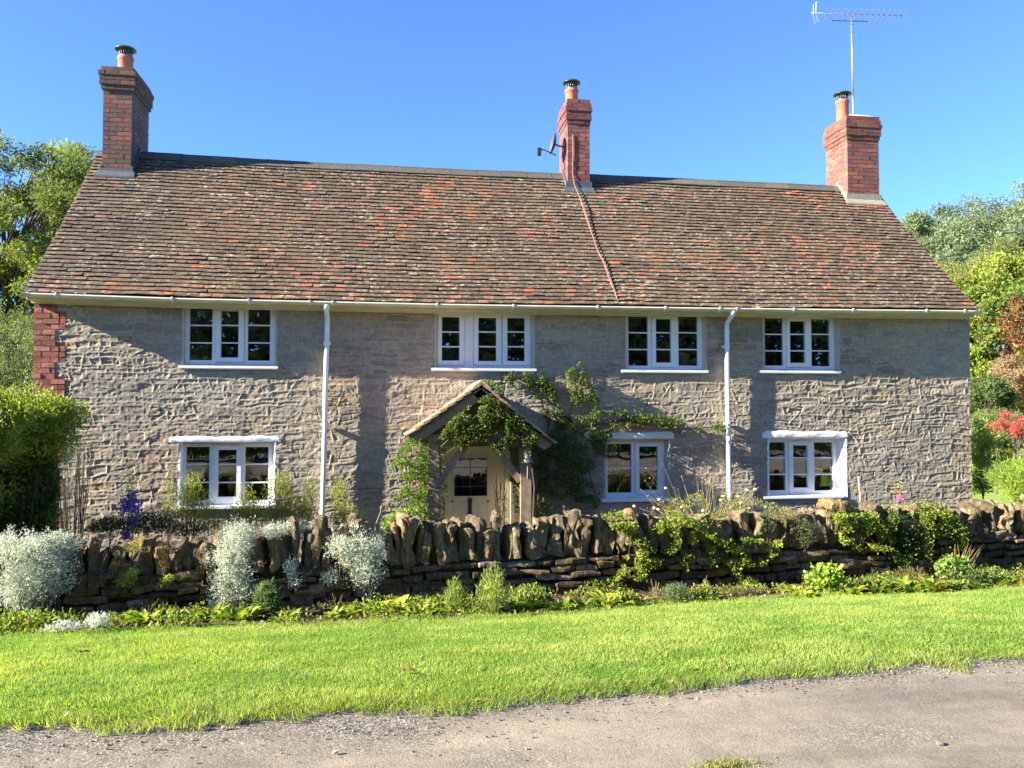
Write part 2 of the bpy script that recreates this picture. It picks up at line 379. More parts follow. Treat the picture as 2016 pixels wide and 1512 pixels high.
def roof_pt(x, t, off=0.0):               # t 0 at the eave, 1 at the ridge, off along the normal
    ze, zr = eave_z(x), ridge_z(x); dy = RY + .30; dz = zr - ze
    sag = -.035 * np.sin(np.pi * t) + .018 * fbm2(x * .9, t * 3, 31)
    ln = np.sqrt(dy * dy + dz * dz)
    ny, nz = -dz / ln, dy / ln
    return np.stack([x, -.30 + t * dy + ny * (off + sag), ze + t * dz + nz * (off + sag)], -1)

def rubble(name, X0, X1, Z0, Z1, res, holes, axis='front', yc=0.0, parent=None, quoin=None, seed=1):
    rg = np.random.default_rng(seed)
    nx = int((X1 - X0) / res) + 1; nz = int((Z1 - Z0) / res) + 1
    X, Z = np.meshgrid(np.linspace(X0, X1, nx), np.linspace(Z0, Z1, nz))
    zw = Z + .07 * fbm2(X * .7, Z * 1.5, seed) + .045 * fbm2(X * 2.6, Z * 2.6, seed + 5) + .016 * fbm2(X * 9, Z * 7, seed + 6) ; xw = X + .02 * fbm2(X * 6, Z * 6, seed + 9)
    zb = [Z0 - .3]
    while zb[-1] < Z1 + .4: zb.append(zb[-1] + rg.choice([.05, .065, .08, .10, .125]))
    zb = np.array(zb); k = np.clip(np.searchsorted(zb, zw) - 1, 0, len(zb) - 2)
    dz = np.minimum(zw - zb[k], zb[k + 1] - zw)
    dx = np.full_like(X, 9.); sid = np.zeros(X.shape, int); off = np.zeros_like(X); hue = np.zeros_like(X); tx = np.zeros_like(X); hue2 = np.zeros_like(X)
    for c in range(len(zb) - 1):
        m = k == c
        if not m.any(): continue
        j = [X0 - .5]; th = zb[c + 1] - zb[c]
        while j[-1] < X1 + .5: j.append(j[-1] + rg.uniform(.13, .42) * (1 + th))
        j = np.array(j); sl = rg.normal(0, .25, len(j))
        xx = xw[m]; i = np.clip(np.searchsorted(j, xx) - 1, 0, len(j) - 2)
        zr = zw[m] - zb[c] - th / 2
        d1 = xx - (j[i] + sl[i] * zr); d2 = (j[i + 1] + sl[i + 1] * zr) - xx
        dx[m] = np.minimum(np.abs(d1), np.abs(d2))
        o_ = rg.normal(-.001, .0045, len(j)); h_ = rg.random(len(j)); t_ = rg.normal(0, .035, len(j)); h2 = rg.random(len(j)); t2 = rg.normal(0, .09, len(j))
        off[m] = o_[i]; hue[m] = h_[i]; hue2[m] = h2[i]
        tx[m] = t_[i] * (xx - (j[i] + j[i + 1]) / 2) + t2[i] * zr
    d = np.minimum(dx, dz)
    rib = np.exp(-(d / .0095) ** 4) * np.clip(1.7 * vn2(X * 3.1, Z * 6.2, seed + 3) - .15, 0, 1.1) * np.where(dz < dx, .9, .9)
    # stray straps of pointing laid at odd angles
    res_x = (X1 - X0) / (nx - 1); res_z = (Z1 - Z0) / (nz - 1)
    for q in range(int((X1 - X0) * (Z1 - Z0) * 17)):
        cx, cz = rg.uniform(X0, X1), rg.uniform(Z0, Z1); a = rg.choice([rg.normal(1.35, .35), rg.normal(1.8, .35), rg.normal(0, .25)]); hl = rg.uniform(.04, .14)
        i0, i1 = max(0, int((cx - .2 - X0) / res_x)), min(nx, int((cx + .2 - X0) / res_x)); j0, j1 = max(0, int((cz - .2 - Z0) / res_z)), min(nz, int((cz + .2 - Z0) / res_z))
        if i1 <= i0 or j1 <= j0: continue
        xx = X[j0:j1, i0:i1] - cx; zz = Z[j0:j1, i0:i1] - cz; u = xx * math.cos(a) + zz * math.sin(a); v = -xx * math.sin(a) + zz * math.cos(a)
        e = np.exp(-(v / .0095) ** 4) * (np.abs(u) < hl) * rg.uniform(.5, 1.1); rib[j0:j1, i0:i1] = np.maximum(rib[j0:j1, i0:i1], e)
    rough = .0075 * fbm2(X * 10, Z * 26, seed + 40, 3) + .0075 * fbm2(X * 26, Z * 44, seed + 41, 2) + .0065 * (1 - np.abs(fbm2(X * 15, Z * 26, seed + 42, 2)) * 3)
    amp = .34 + .46 * vn2(X * .6, Z * .8, seed + 50)
    face = off + tx + rough
    H = np.where(rib > .02, np.maximum(face, 0) * (1 - rib) + rib * .0125, face) * amp
    H = H + .020 * fbm2(X * .55, Z * .8, seed + 60, 2)
    C1 = np.array([.33, .28, .208]); C2 = np.array([.39, .325, .232]); C3 = np.array([.27, .235, .182])
    t = hue[..., None]; C = C1 * (1 - t) + C2 * t; C = np.where(hue2[..., None] < .25, C3, C)
    C = np.where((hue2[..., None] > .975), np.array([.42, .29, .15]), C)
    C = np.where((hue2[..., None] > .94) & (hue2[..., None] <= .975), np.array([.30, .225, .17]), C)
    mort = np.clip(rib * 1.3, 0, 1)[..., None]; wash = sm(vn2(X * .8, Z * .9, seed + 70) * 1.6 - .4)[..., None] * .65
    C = C * (1 - np.maximum(mort, wash)) + np.array([.42, .37, .29]) * np.maximum(mort, wash)
    C = C * (1 + .18 * fbm2(X * 12, Z * 22, seed + 71)[..., None])
    crev = (np.exp(-(d / .006) ** 2) * (rib < .35) * sm(vn2(X * 5, Z * 7, seed + 81) * 2.2 - .6)); H = H - .014 * crev; C = C * (1 - .5 * crev[..., None])
    if quoin is not None: H = np.where(quoin(X, Z), -.02, H)
    V = np.stack([X, yc - H, Z], -1).reshape(-1, 3)
    Fc = gridfaces(nx, nz); cx = (X[:-1, :-1] + res / 2).ravel(); cz = (Z[:-1, :-1] + res / 2).ravel(); keep = np.ones(len(Fc), bool)
    for (a, b, c, e) in holes: keep &= ~((cx > a) & (cx < b) & (cz > c) & (cz < e))
    topz = gut_z(cx) - .02; keep &= cz < topz
    used = np.unique(Fc[keep]); mp = np.full(len(V), -1); mp[used] = np.arange(len(used))
    return mesh_np(name, V[used], mp[Fc[keep]], C.reshape(-1, 3)[used], M['wallface'], parent, True)

# windows: outer frame x0,x1,ytop,ybot | sill x0,x1,y0,y1 | lights (glass x0,x1,y0,y1, sash or None) | bars
WIN = [
 dict(o=(365, 541, 602, 718), s=(351, 547, 718, 725), L=[(373, 418, 605, 709, None), (434, 470.4, 612, 704, (424, 481.5, 603.5, 713)), (488, 531.5, 608, 710, None)], b=(640.5, 675), rec=.07),
 dict(o=(859, 1046, 615, 724), s=(849, 1056, 724, 729.5), L=[(869, 905.5, 624, 710, (861, 914, 616, 719)), (941, 978, 625.6, 711, (932, 987, 617, 720)), (998, 1034, 626, 711, (989, 1043, 618, 720)) ], b=(653.5, 682.5), rec=.06),
 dict(o=(1231.7, 1382, 616, 727), s=(1223, 1394, 727, 733), L=[(1237, 1275.6, 623, 720, None), (1290.8, 1322, 628, 714, (1282.6, 1330.6, 620, 723)), (1335.6, 1373.7, 623.5, 720, None)], b=(655, 688), rec=.07),
 dict(o=(1500, 1642, 621, 728), s=(1495, 1655, 728, 734), L=[(1504.5, 1541.6, 626.6, 719.7, None), (1554.7, 1586, 632.5, 714.5, (1547.5, 1595.5, 625, 723.5)), (1597.5, 1634, 628.5, 721, None)], b=(658, 690.6), rec=.09),
 dict(o=(359, 537, 873, 995), s=(345, 542, 995, 1001), L=[(366, 412, 880, 985, None), (428, 466, 885.6, 978, (418, 475, 876, 992)), (482, 528, 880, 985, None)], b=(914, 950), rec=.12, sp=541, wr=1, lt=(330, 554.5, 857, 872)),
 dict(o=(1188.4, 1308, 866, 979), s=(1184, 1319, 979, 986), L=[(1196, 1243, 874, 970, None), (1258, 1295.6, 879, 964.5, (1250, 1304.5, 870, 974))], b=(922,), rec=.12, sp=1318, lt=(1148, 1329, 850, 866)),
 dict(o=(1506, 1647, 864, 975), s=(1503, 1661, 975, 980.5), L=[(1510, 1546.5, 871, 965.5, None), (1561, 1591, 876.7, 960, (1552.5, 1600, 868, 970)), (1603, 1640, 871, 965.5, None)], b=(901.5, 934), rec=.14, sp=1666, wr=1, lt=(1500, 1673.5, 848, 864)),
]
def bx(w, q, y):                # pixel box -> x0,x1,z0,z1 on plane y
    cx = (q[0] + q[1]) / 2; cy = (q[2] + q[3]) / 2
    return at_y(q[0], cy, y)[0], at_y(q[1], cy, y)[0], at_y(cx, q[3], y)[2], at_y(cx, q[2], y)[2]
holes = []
for wn in WIN:
    q = wn['o']; x0, x1, z0, z1 = bx(wn, q, wn['rec'])
    wn['xz'] = (x0, x1, z0, z1)
    top = z1 + (.35 if 'lt' not in wn else .03)
    holes.append((x0 - .02, float(at_y(wn['sp'], (q[2] + q[3]) / 2, 0)[0]) if 'sp' in wn else x1 + .03, z0 - .005, top)); wn['hole'] = holes[-1]
DX0, DX1, DZ1 = at_y(868, 900, .0)[0], at_y(1006, 900, .0)[0], at_y(940, 876, 0)[2]
holes.append((DX0, DX1, -2, DZ1))
QW = lambda z: np.where((np.floor((z - .05) / .225).astype(int)) % 2 == 0, .40, .27)
wall_mesh = rubble('front_wall', XL, XR, GARDEN - .15, float(max(_gz)) + .02, .011, holes, parent=cottage, quoin=lambda X, Z: (X < XL + QW(Z) - .01))
# reveals: thin render lining round every opening
RV = (.5, .45, .37)
def reveals(wn, root):
    a, b, c, d = wn['hole']; x0, x1, z0, z1 = wn['xz']; yr = wn['rec']; rc = yr + .07; mb = MB(); white = wn.get('wr')
    if 'lt' not in wn: d = z1 + .01
    mb.box((a - .012, -.008, c - .03), (x0 + .001, yr + .002, d), RV) if x0 - a < .03 else None
    mb.add([(x1 - .003, yr + .012, c - .02), (b, -.008, c - .02), (b + .014, -.008, c - .02), (b + .014, rc, c - .02), (x1 - .003, rc, c - .02)] + [(x1 - .003, yr + .012, d), (b, -.008, d), (b + .014, -.008, d), (b + .014, rc, d), (x1 - .003, rc, d)],
           [(0, 1, 6, 5), (1, 2, 7, 6), (2, 3, 8, 7), (3, 4, 9, 8)], RV)
    mb.box((a - .01, -.006, c - .03), (b + .01, rc, c + .001), RV)
    if 'lt' in wn: mb.box((a - .01, .0, d - .002), (b + .01, rc, d + .02), RV)
    mb.build('reveal', M['paint' if white else 'plaster'], root)
mb = MB()
mb.box((DX0 - .012, -.008, GARDEN), (DX0 + .006, .2, DZ1), RV); mb.box((DX1 - .006, -.008, GARDEN), (DX1 + .012, .2, DZ1), RV); mb.box((DX0, -.004, DZ1 - .005), (DX1, .2, DZ1 + .02), RV)
mb.build('door_reveal', M['plaster'], cottage)
# other walls, interior shell
mb = MB(); st = (.27, .24, .2)
def gable(x, t):
    ez, rz = float(eave_z(x)) - .02, float(ridge_z(x)) - .06
    P = [(0.012, GARDEN - .2), (BACKY, GARDEN - .2), (BACKY, ez), (RY, rz), (.012, ez)]
    V = [(x, p[0], p[1]) for p in P] + [(x + t, p[0], p[1]) for p in P]
    mb.add(V, [(0, 1, 2, 3, 4), (9, 8, 7, 6, 5)] + [(i, i + 5, (i + 1) % 5 + 5, (i + 1) % 5) for i in range(5)], st)
gable(XL + .001, .4); gable(XR - .401, .4)
mb.box((XL + .401, BACKY - .3, GARDEN - .2), (XR - .401, BACKY - .01, 3.1), st)
mb.build('side_and_back_walls', M['stone'], cottage)
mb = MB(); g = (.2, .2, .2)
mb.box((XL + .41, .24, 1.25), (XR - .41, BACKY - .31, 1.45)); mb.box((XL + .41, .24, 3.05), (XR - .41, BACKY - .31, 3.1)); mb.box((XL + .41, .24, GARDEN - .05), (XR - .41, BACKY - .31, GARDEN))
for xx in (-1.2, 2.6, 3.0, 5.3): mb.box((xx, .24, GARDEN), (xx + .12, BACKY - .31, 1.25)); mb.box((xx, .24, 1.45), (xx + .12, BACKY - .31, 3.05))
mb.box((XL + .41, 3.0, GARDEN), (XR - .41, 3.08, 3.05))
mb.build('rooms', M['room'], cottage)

def ring(mb, x0, x1, z0, z1, a, y0, y1, bz=None):      # rectangular frame, member width a, from y0 back to y1
    bz = bz or a
    mb.box((x0, y0, z0), (x0 + a, y1, z1)); mb.box((x1 - a, y0, z0), (x1, y1, z1))
    mb.box((x0 + a, y0, z0), (x1 - a, y1, z0 + bz)); mb.box((x0 + a, y0, z1 - a), (x1 - a, y1, z1))
def window(wn, name='window'):
    x0, x1, z0, z1 = wn['xz']; yr = wn['rec']; root = empty('window', ((x0 + x1) / 2, yr, z0), parent=cottage)
    fr = MB(); panes = MB(); sash = []
    Ls = [(bx(wn, q[:4], yr), bx(wn, q[4], yr) if q[4] else None) for q in wn['L']]
    # frame filled between the lights
    edges = [x0]; 
    for (gl, sa) in Ls: r_ = sa or gl; edges += [r_[0], r_[1]]
    edges.append(x1)
    bot = max((s_ or g_)[2] for g_, s_ in Ls); 
    for i in range(0, len(edges), 2): fr.box((edges[i], yr, z0), (edges[i + 1], yr + .07, z1 + (.0 if 'lt' in wn else .05)))
    for (gl, sa) in Ls:
        r_ = sa or gl; fr.box((r_[0], yr, z0), (r_[1], yr + .07, r_[2])); fr.box((r_[0], yr, r_[3]), (r_[1], yr + .07, z1 + (.0 if 'lt' in wn else .05)))
    fr.build('frame', M['white'], root)
    for (gl, sa), q in zip(Ls, wn['L']):
        par = root
        if sa:
            sb = MB(); yo = yr - .014
            a, b, c, d = sa; e, f_, g_, h = gl
            a += .004; b -= .004; c += .004; d -= .004
            sb.box((a, yo, c), (e, yr + .045, d)); sb.box((f_, yo, c), (b, yr + .045, d)); sb.box((e, yo, c), (f_, yr + .045, g_)); sb.box((e, yo, h), (f_, yr + .045, d))
            # a thin rebate step round the glass
            for (A, B, Cc, D_) in ((e, e + .008, g_, h), (f_ - .008, f_, g_, h)): sb.box((A, yr + .004, Cc), (B, yr + .04, D_))
            par = sb.build('sash', M['white'], root)
        e, f_, g_, h = gl
        pm = MB(); pm.box((e - .003, yr + .03, g_ - .003), (f_ + .003, yr + .036, h + .003)); pm.build('pane', M['glass'], root)
        for by in wn['b']:
            bm = MB(); zc = at_y((q[0] + q[1]) / 2, by, yr)[2]; bm.box((e, yr + .008, zc - .0095), (f_, yr + .029, zc + .0095)); bm.build('glazing_bar', M['white'], root)
    a, b, c, d = bx(wn, wn['s'], -.04)
    sb = MB(); s3 = .035; sb.box((a, -.055, c), (b, yr - .001, c + s3)); sb.box((a + .01, -.048, c - .014), (b - .01, -.02, c + .001)); sb.build('sill', M['white'], root)
    if 'lt' in wn:
        a, b, c, d = bx(wn, wn['lt'], -.03)
        nxx, nzz = 90, 10; U, T = np.meshgrid(np.linspace(0, 1, nxx), np.linspace(0, 1, nzz)); XX = a + U * (b - a)
        up = .026 * fbm2(XX * 5, XX * 0, int(abs(a) * 10), 3); lo = .004 * fbm2(XX * 6, XX * 0, 8 + int(abs(a) * 10), 2)
        taper = .3 * (np.exp(-((U - 0) / .035) ** 2) + np.exp(-((U - 1) / .03) ** 2))
        h0 = c + lo; h1 = d + up - taper * (d - c); ZZ = h0 + T * (h1 - h0)
        prof = np.sin(np.clip(T, 0.02, .98) * np.pi) ** .35; endr = np.clip(np.minimum(U, 1 - U) / .02, 0, 1) ** .5
        YY = -.004 - .018 * prof * endr - .008 * fbm2(XX * 7, ZZ * 16, 77, 3)
        YY[0] = .06; YY[-1] = .06; ZZ[0] = h0[0] ; YY[:, 0] = .03; YY[:, -1] = .03
        mesh_np('lintel', np.stack([XX, YY, ZZ], -1).reshape(-1, 3), gridfaces(nxx, nzz), None, M['paint'], root, True)
    reveals(wn, root)
    return root
for wn in WIN: window(wn)

# brick quoins at the left corner
BR = [(.40, .13, .08), (.33, .11, .075), (.27, .09, .065), (.46, .17, .11), (.22, .085, .07)]
mb = MB(); z = GARDEN; k = 0
while z < 3.12:
    wq = float(QW(z + .03)); x = XL - .012; first = True; hb = .066
    wid = [.105, .215, .215] if k % 2 else [.215, .105, .215]
    for b_ in wid:
        x1 = min(x + b_, XL + wq)
        if x1 - x > .04: mb.box((x, -.014 + R.uniform(-.006, .004), z), (x1 - .008, .1, z + hb), R.choice(BR[:4]), .003)
        x += b_ + .004
        if x > XL + wq - .03: break
    z += .075; k += 1
mb.build('brick_quoin', M['brick'], cottage)
mb = MB(); mb.box((XL - .004, -.004, GARDEN), (XL + .26, .02, 3.12), (.42, .38, .32)); mb.build('quoin_mortar', M['stone'], cottage)

# roof tiles
TILEC = .86 * np.array([(.155, .107, .066), (.135, .092, .062), (.165, .108, .066), (.12, .086, .062), (.175, .122, .075), (.145, .106, .062)])
def tiles():
    NC = 37; V = []; Cc = []; tw = .158; t1 = .965
    rg = np.random.default_rng(5)
    for c in range(NC):
        t0 = c / NC * t1; x = VL + (tw / 2 if c % 2 else 0) - rg.uniform(0, .01); xs = []
        if c % 2: xs.append((VL, x))
        while x < VR - .02:
            x2 = min(x + tw * rg.uniform(.97, 1.05), VR); xs.append((x, x2)); x = x2
        for (a, b) in xs:
            if b - a < .02: continue
            slip = rg.normal(0, .0025) + (rg.random() < .012) * -rg.uniform(.01, .03) + .012 * float(fbm2(a * .8, c * .3, 91))
            lift = .036 + abs(rg.normal(0, .004)) + (rg.random() < .02) * .008
            tilt = rg.normal(0, .003)
            q0, q1 = t0 - .003 + slip / 3.9, t0 + (1.25 / NC) * t1
            A = np.array([a + .0022, b - .0022, b - .0022, a + .0022]); T = np.array([q0, q0, q1, q1])
            top = roof_pt(A, T, np.array([lift + tilt, lift - tilt, .012, .012])); bot = roof_pt(A, T, np.array([lift + tilt - .011, lift - tilt - .011, 0, 0]))
            V.append(np.vstack([top, bot]))
            base = TILEC[rg.integers(len(TILEC))] * rg.uniform(.92, 1.08) * (.86 + .28 * float(vn2(a * .7, c * .12, 66)))
            pat = float(vn2(a * .9, c * .16, 61)); tt = c / NC
            pr = .008 + .30 * max(0, pat - .70) * (1 + 1.5 * (tt > .8))
            if (tt > .8 and a > -2.4 and a < 4.5): pr += .09 * (vn2(a * 1.3, c * .3, 62) > .66)
            if c >= NC - 6 and a > 8.6: pr = .6
            if rg.random() < pr: base = np.array([.36, .125, .065]) * rg.uniform(.6, 1.1)
            elif rg.random() < .03 + 1.3 * max(0, pat - .60) + .8 * max(0, float(vn2(a * .5, c * .09, 64)) - .6): base = np.array([.225, .115, .068]) * rg.uniform(.8, 1.1)
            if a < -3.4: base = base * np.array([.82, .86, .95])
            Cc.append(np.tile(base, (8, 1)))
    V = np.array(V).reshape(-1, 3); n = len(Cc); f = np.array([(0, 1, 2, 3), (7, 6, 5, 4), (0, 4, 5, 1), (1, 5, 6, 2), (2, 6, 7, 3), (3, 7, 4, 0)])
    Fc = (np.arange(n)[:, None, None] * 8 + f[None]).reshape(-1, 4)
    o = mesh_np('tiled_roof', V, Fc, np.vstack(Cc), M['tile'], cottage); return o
tiles()
# boarding under the tiles, rear slope
mb = MB(); xs = np.linspace(VL + .02, VR - .02, 60)
top = [roof_pt(np.array([x, x]), np.array([0.005, .985]), np.array([-.085, -.085])) for x in xs]
V = [tuple(p) for q in top for p in q]; V += [(x, BACKY + .3, float(eave_z(x)) - .05) for x in xs]
n = len(xs); Fc = [(2 * i, 2 * i + 1, 2 * i + 3, 2 * i + 2) for i in range(n - 1)] + [(2 * i + 1, 2 * n + i, 2 * n + i + 1, 2 * i + 3) for i in range(n - 1)]
mb.add(V, Fc, (.11, .09, .08)); mb.build('roof_deck', M['tile'], cottage)
# verge mortar along both gables
for x, s in ((VL, 1), (VR, -1)):
    mb = MB()
    for k in range(36):
        t = np.array([k / 36, (k + 1) / 36]) * .97; P = roof_pt(np.array([x, x]), t, np.array([-.006, -.006])); Q = roof_pt(np.array([x, x]), t, np.array([-.045, -.045]))
        xx = x + s * .05
        V = [P[0], P[1], Q[1], Q[0]]; V += [(xx, *p[1:]) for p in V]
        mb.add([tuple(p) for p in V], [(0, 1, 2, 3), (7, 6, 5, 4), (0, 4, 5, 1), (3, 2, 6, 7)], (.34, .31, .26))
    mb.build('verge', M['stone'], cottage)
# ridge tiles: angular clay ridge, one tile every 0.45 m
mb = MB(); x = VL; 
while x < VR - .05:
    x1 = min(x + .45, VR)
    col = (.12, .105, .08) if R.random() < .7 else (.16, .14, .10)
    dz = R.uniform(-.006, .006)
    pr = []
    for xx in (x + .003, x1 - .003):
        zr = float(ridge_z(xx)) + .055 + dz
        sec = [(-.15, -.135), (-.045, -.030), (-.032, .0), (0, .012), (.032, .0), (.045, -.030), (.15, -.135), (.135, -.155), (0, -.04), (-.135, -.155)]
        pr += [(xx, RY + a, zr + b) for a, b in sec]
    m_ = 10
    mb.add(pr, [(i, (i + 1) % m_, (i + 1) % m_ + m_, i + m_) for i in range(m_)] + [tuple(range(m_))[::-1], tuple(range(m_, 2 * m_))], col); x = x1
mb.build('ridge_tiles', M['ridge'], cottage)

# gutter, fascia, downpipes
def gutter():
    xs = list(np.linspace(VL - .03, VR + .05, 90)); V = []; n = 8; r = .055; Fc = []
    for x in xs:
        zc = float(gut_z(x)) - .0
        for k in range(n + 1):
            a = math.pi + math.pi * k / n; V.append((x, -.315 + r * math.cos(a), zc + r * math.sin(a)))
        for k in range(n, -1, -1):
            a = math.pi + math.pi * k / n; V.append((x, -.315 + (r - .004) * math.cos(a), zc + (r - .004) * math.sin(a)))
    m_ = 2 * (n + 1)
    for i in range(len(xs) - 1):
        for k in range(m_): Fc.append((i * m_ + k, i * m_ + (k + 1) % m_, (i + 1) * m_ + (k + 1) % m_, (i + 1) * m_ + k))
    b = MB(); b.add(V, Fc + [tuple(range(m_)), tuple(range((len(xs) - 1) * m_, len(xs) * m_))]); g = b.build('gutter', M['cream'], cottage, True)
    k = 0
    for px in (112, 340, 490, 610, 655, 860, 1010, 1175, 1308, 1415, 1448, 1560, 1676, 1820, 1895):
        x = float(at_y(px, 600, -.315)[0]); zc = float(gut_z(x)); b = MB()
        P = [(x, -.315 + .060 * math.cos(a), zc + .060 * math.sin(a)) for a in [math.pi * (1 + i / 8) for i in range(9)]]
        for i in range(8):
            p, q = P[i], P[i + 1]; b.add([(x - .012, *p[1:]), (x + .012, *p[1:]), (x + .012, *q[1:]), (x - .012, *q[1:]), (x - .012, -.315 + (p[1] + .315) * .93, zc + (p[2] - zc) * .93), (x + .012, -.315 + (p[1] + .315) * .93, zc + (p[2] - zc) * .93), (x + .012, -.315 + (q[1] + .315) * .93, zc + (q[2] - zc) * .93), (x - .012, -.315 + (q[1] + .315) * .93, zc + (q[2] - zc) * .93)],
                             [(0, 1, 2, 3), (7, 6, 5, 4), (0, 4, 5, 1), (1, 5, 6, 2), (2, 6, 7, 3), (3, 7, 4, 0)])
        b.box((x - .012, -.381, zc - .005), (x + .012, -.363, zc + .014))
        b.build('gutter_clip', M['white'], g)
gutter()
mb = MB(); xs = np.linspace(VL, VR, 50)
for i in range(49):
    a, b = xs[i], xs[i + 1]; za, zb_ = float(gut_z(a)), float(gut_z(b))
    for (y0, y1, d0, d1) in ((-.262, -.242, -.062, .02), (-.241, -.02, -.075, -.062), (-.09, -.028, -.10, -.0755)):
        mb.add([(a, y0, za + d0), (b, y0, zb_ + d0), (b, y1, zb_ + d0), (a, y1, za + d0), (a, y0, za + d1), (b, y0, zb_ + d1), (b, y1, zb_ + d1), (a, y1, za + d1)],
               [(3, 2, 1, 0), (4, 5, 6, 7), (0, 1, 5, 4), (2, 3, 7, 6)] + ([(0, 4, 7, 3)] if i == 0 else []) + ([(1, 2, 6, 5)] if i == 48 else []))
mb.build('fascia_board', M['cream'], cottage)
def downpipe(pts_px, yp=-.11):
    x0 = at_y(*pts_px[0], yp)[0]; P = [(x0, -.315, float(gut_z(x0)) - .05), (x0, -.315, float(gut_z(x0)) - .10), (x0 - .002, yp, float(gut_z(x0)) - .2)]
    for q in pts_px[1:]: P.append(tuple(at_y(*q, yp)))
    P.append((P[-1][0] - .002, yp, GARDEN + .05))
    b = MB(); b.tube(P, .034, 14); x, y, z = P[0]; b.tube([(x, y, z - .05), (x, y, z + .01)], .045, 14); pipe = b.build('downpipe', M['white'], cottage, True)
    for t in (.10, .42, .78):
        i = 2; A = Vector(P[2]); B = Vector(P[-1]); c = A.lerp(B, t)
        # follow the pipe's own line at that height
        for a_, b_ in zip(P[2:-1], P[3:]):
            if b_[2] <= c.z <= a_[2]: c = Vector(a_).lerp(Vector(b_), (a_[2] - c.z) / (a_[2] - b_[2])); break
        d = MB(); d.tube([c - Vector((0, 0, .025)), c + Vector((0, 0, .025))], .0385, 14); d.box((c.x - .055, c.y + .015, c.z - .02), (c.x + .055, c.y + .075, c.z + .02)); d.build('pipe_bracket', M['white'], pipe)
downpipe([(645, 600), (644.5, 640), (641, 760), (638, 900), (634, 1040)]); downpipe([(1431, 610), (1431, 650), (1432, 760), (1434, 860), (1434, 890), (1437, 1010)])

